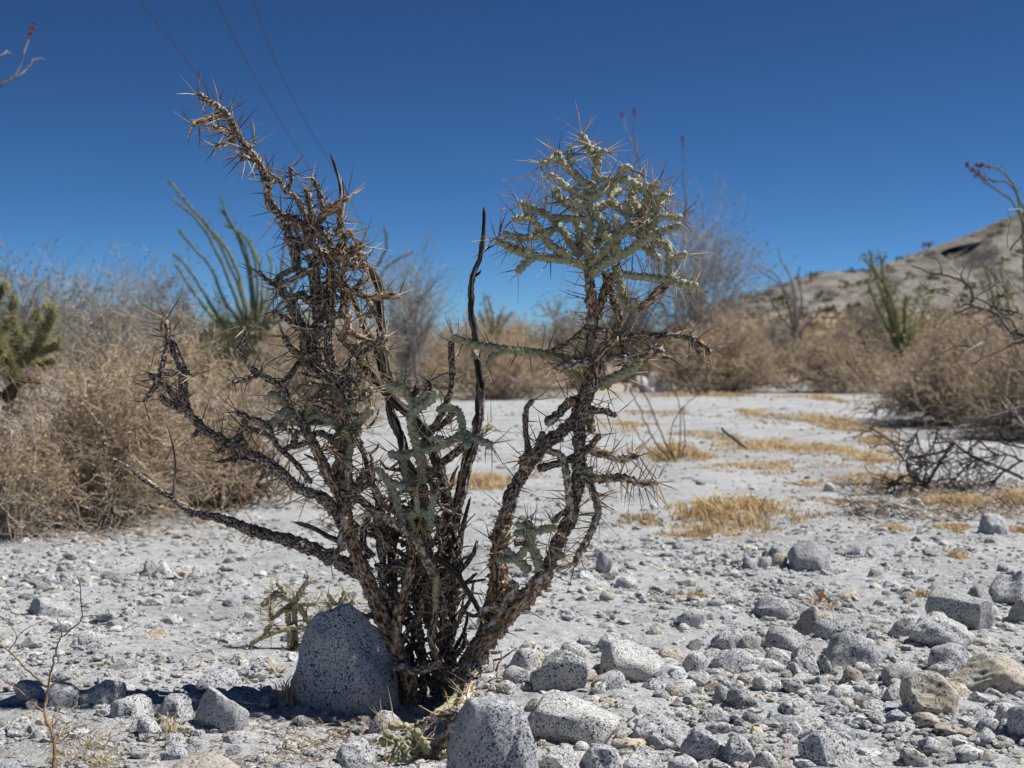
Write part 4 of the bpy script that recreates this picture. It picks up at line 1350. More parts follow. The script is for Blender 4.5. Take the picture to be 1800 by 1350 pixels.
# --- green column in the middle
br('olive', 9, 9, 4, [742, 850, 739, 811, 731, 781, 724, 750, 722, 730], (-30, -34))
br('green', 9, 8, 6, [722, 734, 726, 716, 718, 696, 710, 682, 706, 672], (-34, -44))
br('green', 7.5, 7, 6, [708, 680, 702, 667, 698, 653], ddz=-8)
br('green', 7, 7, 4, [712, 682, 694, 679, 676, 679], ddz=-20)
br('green', 9, 8, 5, [728, 716, 740, 702, 748, 694, 752, 688], ddz=-24)
br('green', 9, 8, 5, [726, 724, 744, 712, 758, 702, 768, 686], ddz=-40)
br('dark', 8, 7, 5, [722, 706, 730, 690, 734, 676], ddz=14)
br('dark', 7, 7, 8, [744, 700, 752, 684, 754, 668], ddz=-14)
br('green', 8, 7, 6, [770, 722, 781, 717, 794, 718, 806, 725, 812, 738, 814, 758], (-12, -36))
br('green', 9, 8, 8, [812, 758, 824, 766, 836, 772, 852, 778, 867, 784], ddz=-26)
br('olive', 7, 6.5, 3, [836, 770, 848, 760, 858, 752, 866, 746], ddz=16)
br('green', 9, 8, 4, [816, 766, 820, 778, 822, 786], ddz=-26)
br('green', 9, 8, 4, [814, 762, 794, 775, 776, 783, 758, 789, 738, 794, 722, 797, 708, 806], ddz=12)
br('green', 8, 7, 4, [786, 780, 776, 775, 764, 768], ddz=-24)
br('green', 9, 9, 4, [716, 800, 706, 803, 694, 800, 682, 796], ddz=-26)
br('dark', 8, 8, 5, [744, 842, 758, 828, 772, 818, 794, 800, 808, 790, 818, 782], ddz=18)
br('green', 9, 9, 6, [708, 930, 706, 915, 700, 894, 694, 869, 688, 856, 680, 842, 670, 832, 662, 822], (-40, -62))
br('green', 8, 7, 4, [686, 848, 700, 852, 712, 858], ddz=-14)
br('green', 9, 8, 4, [716, 866, 715, 845, 712, 828, 709, 806], (-30, -22))
br('green', 7, 6.5, 7, [736, 905, 733, 889, 732, 875, 731, 862], (-46, -60))
br('green', 8, 7, 7, [755, 930, 757, 910, 758, 893, 761, 878, 760, 866], (-40, -56))
br('green', 8, 8, 4, [716, 905, 730, 903, 744, 900, 752, 908, 757, 925], (-44, -40))
br('olive', 9, 8, 3, [700, 897, 714, 902, 722, 915, 728, 935, 736, 955], (-42, -34))
br('brown', 9, 8, 4, [752, 950, 745, 920, 742, 895, 745, 870], (-24, -20))
br('dark', 9, 7, 4, [800, 720, 790, 735, 776, 748, 762, 756, 752, 768], (10, 20))
br('dark', 7, 6.5, 5, [756, 755, 769, 739, 783, 708, 792, 683, 794, 656, 793, 622, 792, 599], (14, -6), 16, 36)
br('dark', 9, 8, 3, [768, 880, 764, 850, 752, 820, 742, 800, 745, 770], (14, 20))
br('dark', 9, 7, 3, [730, 900, 728, 870, 722, 850, 712, 840], (4, 0))
br('dark', 9, 7, 4, [690, 960, 672, 930, 660, 905, 640, 885, 622, 872], (6, -4))
br('dark', 9, 7, 4, [655, 980, 640, 960, 640, 930, 650, 905], (10, 16))
br('pale', 7, 6, 7, [700, 905, 690, 895, 676, 888, 664, 868, 652, 850], (-32, -44))
# --- low middle
br('pale', 7, 6, 6, [693, 1170, 712, 1174, 730, 1180, 755, 1174, 777, 1166], (-26, -40))
br('pale', 6, 5, 4, [730, 1182, 728, 1195, 722, 1206], ddz=-6)
br('dark', 7, 5, 4, [718, 1100, 735, 1090, 742, 1070, 738, 1050], (-10, -14))
br('dark', 7, 6, 4, [660, 996, 690, 998, 712, 1000], (-6, -16), 16, 30)
br('dark', 7, 6, 3, [660, 1075, 645, 1085, 632, 1080, 625, 1092], (8, 0))
# --- right trunk
br('brown', 17, 15, 4, [795, 1262, 806, 1225, 817, 1200, 840, 1147, 870, 1107, 900, 1073, 933, 1040, 963, 1008], (-4, -30), name='trunk')
br('dark', 14, 12, 4, [958, 1014, 972, 975, 985, 940, 1000, 915, 1010, 880, 1016, 840, 1018, 800, 1018, 752], (-26, -20), name='trunk')
br('dark', 12, 13, 4, [1018, 760, 1022, 725, 1031, 702, 1042, 676, 1050, 654], (-20, -26), name='trunk')
br('brown', 13, 10, 6, [1050, 660, 1055, 630, 1066, 612, 1076, 600, 1083, 588], (-26, -44), name='trunk')
br('brown', 15, 15, 3, [842, 1142, 858, 1090, 872, 1047, 876, 1000, 880, 948, 893, 893], (6, 14), name='trunk')
br('dark', 15.5, 14.5, 3, [892, 900, 898, 875, 910, 850, 928, 821, 950, 790, 985, 761, 1016, 733, 1038, 711], (14, -14), name='trunk')
br('brown', 13, 12, 6, [1012, 735, 1022, 700, 1030, 675, 1037, 648, 1037, 623], (-6, 6), name='trunk')
br('brown', 12, 10, 8, [1037, 628, 1040, 589, 1042, 550, 1039, 520, 1036, 492, 1036, 466], (6, 2), name='trunk')
br('dark', 10, 8, 6, [1072, 600, 1090, 565, 1080, 530, 1070, 500, 1062, 478], (16, 14), name='trunk')
br('brown', 9, 9, 5, [1050, 560, 1058, 530, 1066, 500, 1080, 480], (24, 8))
br('pale', 13, 11, 4, [848, 1120, 866, 1098, 883, 1067, 896, 1042, 907, 1023], (-14, -34), 18, 40)
br('pale', 8, 7, 4, [892, 1064, 870, 1067, 848, 1067], ddz=-14, lmin=16, lmax=36)
br('pale', 6, 5, 3, [848, 1068, 846, 1080, 848, 1090], ddz=-6, lmin=16, lmax=30)
br('pale', 9, 7, 4, [855, 1112, 870, 1112, 884, 1106], (-26, -40), 18, 40)
br('pale', 12, 9, 8, [930, 1042, 945, 1022, 962, 1010, 972, 1006], (-38, -56), 26, 60)
br('dark', 6, 5, 1, [888, 948, 872, 948, 858, 944], ddz=-16)
br('dark', 5, 4, 1, [848, 1078, 832, 1082, 818, 1076, 806, 1082], (4, -4))
br('dark', 7.5, 6, 4, [930, 808, 927, 780, 924, 760, 924, 741, 926, 717, 938, 702], (-6, -24), 24, 48)
br('dark', 8, 8, 4, [945, 792, 950, 775, 956, 758], ddz=-8)
br('pale', 10, 9, 10, [930, 824, 920, 812, 928, 803], (-2, -34), 26, 56)
br('pale', 9, 8, 4, [950, 790, 938, 796, 928, 803], (0, -32))
br('dark', 10, 8, 2, [1012, 704, 1000, 707, 990, 718, 980, 728, 968, 738, 959, 745], ddz=-30)
br('pale', 7, 6, 2, [960, 745, 970, 740, 980, 734], ddz=-6)
br('brown', 8, 6, 4, [1010, 712, 1002, 706, 995, 700], (-14, -30))
br('pale', 9, 7, 6, [1000, 915, 1003, 899, 999, 857, 993, 818, 984, 800, 974, 795, 959, 792], (-32, -40), 26, 58)
br('dark', 8, 7, 5, [946, 824, 974, 816, 1006, 806, 1031, 790, 1045, 776, 1055, 762], (-2, -34))
br('pale', 7, 6, 15, [1034, 786, 1044, 793, 1065, 798, 1091, 806, 1108, 802, 1125, 800], ddz=-24, lmin=32, lmax=60)
br('pale', 7, 6, 17, [1022, 832, 1029, 837, 1057, 842, 1096, 839, 1122, 847, 1140, 849, 1158, 846], ddz=-34, lmin=32, lmax=62)
br('pale', 7, 6.5, 11, [1024, 838, 1031, 842, 1044, 868, 1052, 899, 1046, 915, 1042, 927, 1029, 956, 1020, 972, 1008, 996], ddz=-44, lmin=30, lmax=58)
br('green', 7, 7, 2, [1020, 828, 1032, 828, 1042, 825], ddz=-16)
br('dark', 7, 6, 4, [995, 900, 985, 905, 978, 912, 970, 922], (-24, -36))
br('dark', 8, 7.5, 4, [1038, 718, 1050, 721, 1063, 723, 1075, 727, 1086, 729], ddz=-18)
br('brown', 9, 8, 3, [1033, 722, 1038, 745, 1041, 762], ddz=10)
# --- green cluster low on the right trunk
br('green', 10, 9, 3, [950, 1002, 944, 980, 938, 966, 934, 950, 930, 938, 928, 914], (-44, -60))
br('green', 9, 8, 8, [930, 936, 942, 933, 956, 930, 968, 929, 977, 925], ddz=-24)
br('green', 9, 8, 5, [931, 932, 918, 936, 902, 938], ddz=-20)
br('green', 8, 7, 8, [930, 930, 918, 926, 906, 919], ddz=-26)
br('green', 9, 8, 3, [930, 1004, 915, 990, 902, 980, 892, 970, 886, 963], (-40, -56))
br('green', 9, 8, 3, [908, 982, 895, 983, 884, 984, 871, 983], ddz=-22)
br('green', 8, 8, 3, [908, 984, 916, 974, 922, 966, 925, 960], ddz=-16)
br('green', 9, 8, 6, [958, 1000, 964, 986, 974, 979, 984, 977, 993, 976], ddz=-26)
br('dark', 6, 6, 2, [905, 955, 920, 955, 934, 948], (-8, -20))
# --- lower right: side arms at the fork
br('olive', 9, 7.5, 7, [1036, 638, 1010, 634, 981, 628, 953, 622, 919, 618, 883, 614, 860, 611, 842, 608, 814, 600, 794, 592], ddz=-60, lmin=26, lmax=52)
br('olive', 8, 7, 2, [886, 617, 874, 622, 864, 628, 860, 636, 858, 648], ddz=-12)
br('green', 9, 8, 1, [839, 610, 835, 620, 836, 631], ddz=-12)
br('dark', 6, 5, 6, [1030, 576, 1010, 594, 995, 604, 978, 613, 964, 620], ddz=-34)
br('pale', 9, 7.5, 8, [1046, 632, 1026, 637, 1005, 641, 986, 644, 969, 641], ddz=-40)
br('olive', 9, 8, 6, [1030, 664, 1012, 659, 1000, 655, 990, 650], ddz=-24)
br('olive', 10, 9, 7, [1054, 676, 1065, 674, 1088, 661, 1102, 654, 1114, 646, 1120, 636, 1127, 630], (-20, -46))
br('pale', 9, 8, 5, [1120, 636, 1130, 628, 1148, 618, 1169, 617], ddz=-18)
br('pale', 8, 7, 6, [1114, 645, 1106, 634, 1099, 623, 1090, 610, 1083, 599], ddz=10)
br('pale', 7, 6, 8, [1060, 632, 1080, 628, 1104, 630], (-34, -52))
br('dark', 7, 6, 12, [1080, 604, 1090, 600, 1099, 597, 1112, 592, 1125, 589, 1161, 591, 1180, 590, 1197, 591, 1212, 594, 1223, 599], (-30, -60), 28, 56)
br('brown', 6.5, 5.5, 12, [1220, 598, 1232, 604, 1240, 608, 1247, 613], ddz=-14)
br('brown', 6, 5, 3, [1221, 601, 1224, 618, 1226, 633], ddz=-10)
br('dark', 5.5, 5.5, 4, [1244, 610, 1246, 618, 1244, 623], ddz=-10)
br('brown', 8, 7, 10, [1078, 606, 1072, 594, 1070, 586, 1066, 578], ddz=-16, lmin=28, lmax=56)
br('olive', 10, 9, 4, [1090, 595, 1100, 580, 1109, 563, 1117, 550, 1120, 542], (4, -10))
br('olive', 9, 8, 5, [1120, 542, 1106, 542, 1098, 528, 1094, 514, 1090, 498, 1086, 483, 1081, 466], ddz=14)
br('brown', 9, 8, 5, [1120, 542, 1139, 531, 1150, 520, 1161, 508, 1172, 500, 1181, 492], ddz=-14)
br('green', 9, 8, 6, [1118, 544, 1114, 534, 1110, 526], ddz=-20)
br('green', 9, 8, 7, [1182, 492, 1169, 492, 1150, 489, 1133, 486, 1112, 484, 1094, 482], ddz=10)
br('green', 9.5, 9, 16, [1182, 492, 1192, 496, 1200, 499, 1214, 502, 1228, 503], ddz=-24, lmin=28, lmax=56)
br('green', 8, 7.5, 4, [1178, 488, 1176, 472, 1177, 458, 1176, 444, 1174, 432, 1166, 428], ddz=8)
br('olive', 7.5, 7, 4, [1172, 428, 1158, 425, 1144, 427], ddz=-12)
br('green', 7, 7, 7, [1178, 462, 1186, 455, 1198, 449, 1209, 445], ddz=-16)
br('green', 8, 7.5, 5, [1130, 430, 1138, 440, 1146, 446, 1154, 452, 1161, 457], (-14, -34))
# --- the green crown
br('green', 11, 10, 5, [1036, 470, 1034, 430, 1035, 394, 1036, 352], (0, -4), name='trunk')
br('green', 10, 8, 6, [1036, 356, 1042, 330, 1047, 311, 1050, 290, 1051, 269, 1049, 258], (-4, -12))
br('green', 8, 7, 10, [1047, 280, 1036, 264, 1030, 250, 1024, 240, 1021, 234], ddz=14)
br('green', 7, 7, 10, [1050, 272, 1058, 268, 1066, 265], ddz=-20)
br('olive', 11, 9, 4, [1036, 470, 1018, 464, 1000, 458, 985, 456, 967, 454, 939, 450, 926, 446], (0, -30))
br('olive', 10, 7, 7, [930, 448, 911, 442, 898, 436, 889, 431, 878, 425, 868, 419], ddz=-12)
br('green', 8, 8, 4, [936, 454, 926, 462, 919, 468, 914, 474, 910, 481], ddz=-14)
br('green', 8, 8, 4, [934, 450, 930, 442, 926, 436], ddz=-22)
br('green', 7, 7, 4, [916, 440, 914, 430, 908, 426], ddz=-10)
br('olive', 8, 7, 5, [966, 404, 958, 410, 950, 414, 938, 416, 925, 418, 912, 417, 903, 416, 892, 413, 882, 410], (-24, -50))
br('olive', 8.5, 7, 6, [1000, 452, 994, 447, 982, 440, 969, 431, 959, 418, 950, 406, 945, 398, 939, 389], (-10, -34))
br('green', 8, 6.5, 8, [939, 390, 932, 378, 925, 367, 918, 360, 910, 355], ddz=-12)
br('olive', 7.5, 7, 5, [936, 384, 926, 382, 919, 383, 908, 384, 900, 386], ddz=-22)
br('green', 8.5, 7, 6, [1020, 452, 1014, 444, 1000, 422, 992, 410, 983, 400, 976, 391, 969, 383, 960, 377, 953, 372], (8, 24))
br('green', 7.5, 6.5, 8, [955, 374, 942, 368, 933, 363], ddz=-6)
br('olive', 8, 7, 6, [1034, 386, 1017, 385, 1005, 384, 994, 383, 982, 382, 970, 381, 958, 374], ddz=10)
br('green', 8, 7, 4, [972, 402, 966, 410, 960, 416], (-10, -30))
br('green', 8, 7, 5, [1020, 446, 1020, 425, 1018, 408, 1014, 392, 1011, 376], (14, 24))
br('green', 10, 8, 5, [1036, 352, 1031, 345, 1018, 340, 1006, 336, 994, 328, 983, 319, 974, 312, 966, 306], ddz=-36)
br('green', 10, 9, 5, [1038, 336, 1028, 324, 1017, 314, 1006, 304, 997, 294, 988, 286, 983, 276, 980, 264], ddz=-10)
br('green', 9, 7, 9, [984, 278, 974, 279, 964, 283, 956, 286, 948, 290], ddz=-16)
br('green', 8, 8, 6, [1004, 290, 1004, 278, 1002, 270, 999, 263], ddz=12)
br('green', 9, 8, 6, [1024, 370, 1006, 366, 998, 360, 989, 353, 980, 347, 971, 342], ddz=26)
br('green', 8, 7, 5, [972, 342, 980, 336, 986, 331], ddz=-4)
br('green', 9, 8, 6, [1034, 362, 1019, 360, 1005, 354, 994, 352], ddz=-34)
br('green', 10, 9, 4, [1040, 348, 1047, 344, 1058, 337, 1067, 331, 1080, 322, 1089, 314], ddz=-24)
br('green', 10, 9, 8, [1088, 316, 1092, 306, 1094, 297, 1104, 296, 1112, 294], ddz=-10)
br('green', 8, 8, 5, [1050, 314, 1062, 315, 1078, 319], ddz=-26)
br('green', 8.5, 8, 5, [1092, 312, 1100, 317, 1112, 322, 1122, 328, 1130, 334, 1139, 338], ddz=14)
br('green', 9, 8, 6, [1140, 334, 1138, 348, 1136, 356, 1132, 367, 1128, 380], ddz=14)
br('green', 8, 7, 9, [1138, 344, 1150, 350, 1162, 347, 1176, 343], ddz=-18)
br('green', 7.5, 7, 9, [1138, 336, 1146, 330, 1152, 325, 1160, 321], ddz=-16)
br('green', 8, 7.5, 4, [1140, 342, 1150, 352, 1153, 362, 1151, 378], ddz=-14)
br('green', 8, 7, 8, [1136, 338, 1134, 330, 1136, 322], ddz=-26)
br('green', 8.5, 8, 4, [1040, 372, 1050, 364, 1060, 360, 1072, 355], ddz=18)
br('green', 9, 8.5, 4, [1072, 356, 1082, 362, 1092, 369, 1100, 376, 1108, 384], ddz=-14)
br('green', 8, 8, 3, [1110, 376, 1104, 365, 1097, 357], ddz=-24)
br('green', 9, 8, 5, [1042, 374, 1052, 384, 1058, 394, 1056, 406, 1050, 417], ddz=18)
br('olive', 11, 9, 4, [1038, 466, 1050, 456, 1067, 439, 1076, 428, 1086, 417, 1096, 407, 1106, 398, 1116, 392], (-8, -44))
br('green', 8.5, 8, 3, [1088, 417, 1085, 404, 1083, 392, 1081, 377], ddz=-10)
br('olive', 8.5, 8, 3, [1086, 416, 1072, 416, 1060, 416], ddz=-26)
br('green', 7, 6.5, 4, [1068, 412, 1068, 402, 1067, 392], (-16, -28))
br('olive', 11, 10, 4, [1040, 484, 1047, 475, 1060, 466, 1072, 458, 1090, 450, 1106, 442, 1119, 432, 1131, 422], (-14, -40))
br('green', 10, 8, 9, [1130, 423, 1146, 414, 1161, 408, 1175, 403, 1188, 399, 1201, 396], ddz=-30)
br('green', 8.5, 7, 10, [1146, 386, 1153, 384, 1166, 381, 1176, 382, 1188, 382, 1201, 381], (-26, -46))
br('green', 9, 8, 4, [1124, 420, 1130, 402, 1133, 392, 1128, 378], (-20, -12))
br('green', 9, 8, 4, [1120, 416, 1134, 410, 1148, 396, 1152, 384], (-26, -30))
br('olive', 9, 8, 3, [1090, 452, 1086, 440, 1085, 428], ddz=-12)
br('green', 9, 8, 6, [1128, 378, 1120, 364, 1112, 352, 1110, 340], (8, 24))
br('green', 8, 7, 7, [1142, 378, 1150, 366, 1158, 358, 1168, 360], (0, 26))
br('green', 8, 7, 6, [1070, 356, 1076, 344, 1084, 338, 1092, 334], (16, 36))
br('green', 8, 7, 7, [1110, 342, 1118, 332, 1120, 318, 1124, 308], (20, 34))
br('green', 9, 8, 5, [1046, 430, 1056, 420, 1062, 404, 1064, 388], (20, 40))
br('green', 8, 7, 6, [1102, 400, 1112, 410, 1126, 404, 1140, 402], (20, 34))
br('brown', 8, 4, 3, [1110, 397, 1118, 393, 1130, 391], (-48, -54))
# --- drooping branch at the very front and its green joints
br('pale', 10, 8, 2, [836, 1172, 827, 1210, 818, 1234, 810, 1252], (-44, -320), 24, 48)
br('olive', 9, 8, 2, [812, 1195, 806, 1215, 798, 1232, 780, 1248, 765, 1258], (-40, -240), 24, 48)
br('pale', 8, 7.5, 2, [810, 1250, 790, 1252, 767, 1260, 748, 1270, 730, 1278], (-318, -300), 24, 50)
br('pale', 8, 8, 2, [810, 1252, 800, 1266, 793, 1278, 785, 1294, 777, 1308, 768, 1322, 760, 1332], (-322, -300), 24, 50)
br('green', 8, 8, 3, [728, 1276, 726, 1262, 724, 1250, 722, 1236], ddz=-10)
br('olive', 8, 8, 3, [726, 1280, 710, 1278, 697, 1275, 682, 1278], ddz=-16)
br('green', 10, 9, 3, [726, 1282, 714, 1296, 704, 1308, 697, 1316], ddz=-24)
br('green', 9, 8, 4, [704, 1300, 690, 1296, 682, 1290, 674, 1288], ddz=-16)
br('green', 9, 9, 2, [705, 1304, 714, 1318, 712, 1334, 706, 1350], ddz=-8)
br('olive', 9, 9, 3, [722, 1284, 734, 1296, 744, 1312, 752, 1328], ddz=-18)
br('olive', 9, 8, 2, [730, 1282, 740, 1300, 748, 1310, 752, 1322], ddz=-34)
br('green', 9, 9, 3, [720, 1288, 722, 1310, 732, 1326, 742, 1340], ddz=-14)
br('green', 9, 9, 3, [756, 1338, 764, 1332, 772, 1325, 780, 1320], ddz=-20)
br('green', 9, 9, 2, [700, 1318, 690, 1330, 684, 1344, 680, 1356], ddz=-14)
br('green', 9, 9, 2, [716, 1332, 730, 1340, 742, 1346, 752, 1356], ddz=-10)
br('olive', 8, 8, 2, [690, 1300, 676, 1304, 668, 1298], (-318, -328))
br('green', 8, 8, 2, [786, 1290, 790, 1310, 793, 1330, 793, 1352], ddz=12)
br('green', 9, 9, 2, [694, 1326, 706, 1336, 722, 1336, 736, 1332], (-318, -326))


# --- many short broken side twigs and dead debris caught between the trunks
def debris():
    r = np.random.default_rng(77)
    def twigs(n, box, zr, Lr, rr, vert, name, mat, par):
        x = r.uniform(box[0], box[2], n); y = r.uniform(box[1], box[3], n)
        z = r.uniform(*zr, n)
        a = r.normal(math.pi / 2, vert, n)
        L = r.uniform(*Lr, n)
        out = []
        D0 = np.dot(CB - CAM, FWD)
        for k in range(n):
            q = []
            px, py, pz = x[k], y[k], z[k]; aa = a[k]
            for s_ in range(4):
                q.append(P(px, py, D0 + pz * PXM) - CB)
                aa += r.normal(0, .35)
                px += math.cos(aa) * L[k] / 3; py -= math.sin(aa) * L[k] / 3; pz += r.normal(0, 6)
            out.append(q)
        V, f = tubes(np.array(out), r.uniform(*rr, (n, 1)) * PXM * np.array([[1, .95, .8, .45]]), 5)
        ax = V * [1, 1, 1]
        mk(name, V, [f], M[mat], par, kind='stuff', attrs={'axis_co': ax})
    twigs(240, (668, 940, 810, 1250), (-4, 60), (25, 90), (1.6, 6), .6, 'dead_twigs', 'dark', CACTUS)
    twigs(60, (660, 930, 800, 1210), (-20, 40), (20, 70), (1, 2.6), .9, 'dead_twigs', 'wood', CACTUS)
    twigs(28, (540, 600, 660, 860), (-24, 24), (16, 46), (1.2, 3.4), 1.2, 'dead_twigs', 'dark', CACTUS)
    twigs(26, (535, 395, 640, 600), (-24, 24), (16, 44), (1.2, 3.2), 1.2, 'dead_twigs', 'brown', CACTUS)
    twigs(50, (640, 820, 800, 960), (-10, 30), (20, 60), (1.4, 4.6), 1.0, 'dead_twigs', 'dark', CACTUS)
    twigs(26, (790, 1120, 880, 1240), (-10, 20), (18, 50), (1, 2.6), 1.0, 'dead_twigs', 'pale', CACTUS)


debris()


# extra stubs on the crowded left half, each joined to the nearest branch
def stubs():
    r = np.random.default_rng(5)
    n0 = [q for q in REG if 500 < q[:, 0].mean() < 660 and 390 < q[:, 1].mean() < 930]
    for k in range(22):
        q = n0[r.integers(0, len(n0))]
        j = r.integers(3, len(q) - 3)
        t = q[j + 2, :2] - q[j - 2, :2]; t = t / (np.hypot(*t) + 1e-6)
        sd = r.choice([-1, 1])
        d = np.array([-t[1], t[0]]) * sd + t * .5
        L = r.uniform(18, 44)
        p0 = q[j, :2]; p1 = p0 + d * L * .5; p2 = p1 + (d + [0, -.4]) * L * .45
        kd = r.choice(['dark', 'brown', 'dark', 'pale']) if p0[1] > 480 else r.choice(['brown', 'brown', 'dark'])
        br(kd, r.uniform(5, 7), r.uniform(4, 5.5), r.uniform(6, 11), [*p0, *p1, *p2], (q[j, 2], q[j, 2] + r.uniform(-30, 20)), 22, 50)


stubs()


# --- small green cholla behind the boulder
def small_cholla():
    b, d = ground_hit(530, 1140)
    o = thing('small_cholla', 'small green sprawling cactus behind the big shaded boulder', 'cactus', tuple(b))
    reg = []
    k = dict(root=o, base=b, reg=reg, lmin=16, lmax=40)
    br('olive', 6, 6, 7, [519, 1140, 519, 1100, 519, 1058, 518, 1046], (0, -6), **k)
    br('olive', 6.5, 6, 6, [555, 1112, 545, 1095, 532, 1076, 519, 1056], (-4, -6), **k)
    br('green', 6, 5.5, 8, [519, 1056, 528, 1040, 537, 1028, 545, 1018], **k)
    br('green', 6, 5.5, 8, [519, 1056, 502, 1050, 488, 1044, 478, 1042], **k)
    br('green', 6, 6, 6, [506, 1052, 500, 1040, 492, 1030, 486, 1024], **k)
    br('olive', 6, 5.5, 6, [516, 1060, 500, 1070, 488, 1080, 474, 1090], **k)
    br('green', 5.5, 5, 6, [486, 1048, 474, 1052, 466, 1060, 458, 1066], **k)
    br('olive', 6, 5, 6, [508, 1066, 506, 1085, 510, 1105, 512, 1125], **k)
    br('olive', 6, 5, 6, [478, 1088, 476, 1060, 478, 1044], **k)
    br('olive', 6.5, 5.5, 5, [567, 1110, 545, 1106, 520, 1102, 500, 1106, 480, 1112, 462, 1120, 440, 1132], (-10, -30), **k)
    br('olive', 6, 5, 5, [508, 1146, 510, 1128, 508, 1104], **k)
    br('green', 6, 5, 7, [519, 1062, 534, 1062, 548, 1062, 558, 1060], **k)
    br('brown', 6, 5, 4, [585, 1112, 570, 1118, 552, 1126, 530, 1136, 510, 1146], (-14, -20), **k)
    br('olive', 6, 5, 7, [600, 1100, 590, 1080, 580, 1066, 572, 1054], (10, 6), **k)
    br('olive', 6, 5, 7, [572, 1090, 584, 1078, 596, 1064], (0, -6), **k)
    br('green', 6, 5.5, 8, [596, 1064, 604, 1050, 608, 1036], **k)
    br('green', 6, 5.5, 8, [588, 1064, 582, 1050, 576, 1042], **k)
    br('green', 6, 5.5, 8, [600, 1070, 614, 1064, 624, 1054], **k)
    br('green', 6, 5.5, 8, [612, 1100, 622, 1084, 630, 1070], (4, 0), **k)
    br('olive', 6, 5.5, 8, [590, 1096, 606, 1088, 620, 1090, 634, 1086], (4, 0), **k)
    br('olive', 6, 5.5, 6, [556, 1110, 558, 1090, 562, 1076], (4, 0), **k)
    br('olive', 5, 5, 6, [466, 1118, 470, 1105, 478, 1098], **k)


small_cholla()

# ================================================================== ROCKS AND GRAVEL
def ico(sub):
    bm = bmesh.new()
    bmesh.ops.create_icosphere(bm, subdivisions=sub, radius=1)
    V = np.array([v.co[:] for v in bm.verts]); Fc = np.array([[v.index for v in f.verts] for f in bm.faces])
    bm.free()
    return V, Fc


ICO = {k: ico(k) for k in (1, 2, 3, 4, 5)}


def rock_verts(sub, r, planes=7, rough=.05, box=.35, cut=(.52, .88)):
    V, Fc = ICO[sub]
    V = V.copy()
    p = 2 + box * 4
    V /= (np.abs(V) ** p).sum(1, keepdims=True) ** (1 / p)
    R = np.linalg.qr(r.normal(0, 1, (3, 3)))[0]
    V = V @ R
    V /= np.abs(V).max(0)
    for _ in range(planes):
        n = unit(r.normal(0, 1, 3)); n = n
        h = r.uniform(*cut)
        d = V @ n - h
        V -= np.outer(np.clip(d, 0, None) * .97, n)
    for fr, am in ((1.6, rough * 2.2), (3.7, rough), (8, rough * .45), (17, rough * .22)):
        if sub < 3 and fr > 8:
            break
        for _ in range(3):
            k = r.normal(0, fr, 3); ph = r.uniform(0, 6.28)
            V += unit(V) * (np.sin(V @ k + ph) * am * .6)[:, None]
    lo, hi = V.min(0), V.max(0)
    return (V - (lo + hi) / 2) / ((hi - lo) / 2), Fc


NR = [0]
RINGS = []


def rock(label, x0, x1, yt, yb, mat='granite', planes=6, sub=None, rough=.05, box=.3, bury=.45, depth=None, tilt=0.0, group=None, name='rock', flat=False, seed=None, cat='rock', crack=False, square=0, cut=(.52, .88), widen=0):
    """a rock whose picture outline is x0..x1, yt..yb"""
    r = np.random.default_rng(3000 + (NR[0] if seed is None else seed)); NR[0] += 1
    cx = (x0 + x1) / 2
    # the visible foot of a rock is in front of its centre
    pf, df = ground_hit(cx, yb - (yb - yt) * .12)
    w = (x1 - x0) / F * df
    dp = depth * w if depth else w * r.uniform(.75, 1.0)
    d = df + dp * .35
    w = (x1 - x0) / F * d
    p, _ = ground_hit(cx, 600 + 0.57 * F / d)
    p = CAM + ray(cx, yb) * (d / 1.0)
    p[2] = float(ground_z(p[0], p[1]) + ground_detail(p[0], p[1]))
    hvis = (yb - yt) / F * d
    slope = (CAM[2]) / d
    h = max(.25 * w, hvis - dp * slope * .45)
    h = h if not flat else max(.18 * w, hvis - dp * slope * .6)
    bury = .5 if flat else bury
    full = h / (1 - bury)
    V, Fc = rock_verts(sub or (4 if w > .06 else 3), r, planes + (3 if planes > 3 else 0), rough * .9, box, cut)
    if widen:
        V[:, :2] *= (1 - widen * V[:, 2:3])
    if square:
        V = np.sign(V) * np.abs(V) ** square
    if crack:
        u = V[:, 0] * .93 - .30 * V[:, 2] - .18 + .07 * np.sin(V[:, 2] * 5 + 1) + .04 * np.sin(V[:, 1] * 9)
        V = V * (1 - .11 * np.exp(-(u / .04) ** 2) - .02 * np.clip(u / .3, 0, 1))[:, None]
    V = V * [w / 2, dp / 2, full / 2]
    if tilt:
        c, s = math.cos(tilt), math.sin(tilt)
        V = V @ np.array([[c, 0, -s], [0, 1, 0], [s, 0, c]]).T
    V[:, 2] += full / 2 - full * bury
    o = mk(name, V, [Fc], M[mat])
    o.location = p
    RINGS.append((p[0], p[1], w / 2, dp / 2))
    return tag(o, label, cat, group)


G = 'granite_grey'
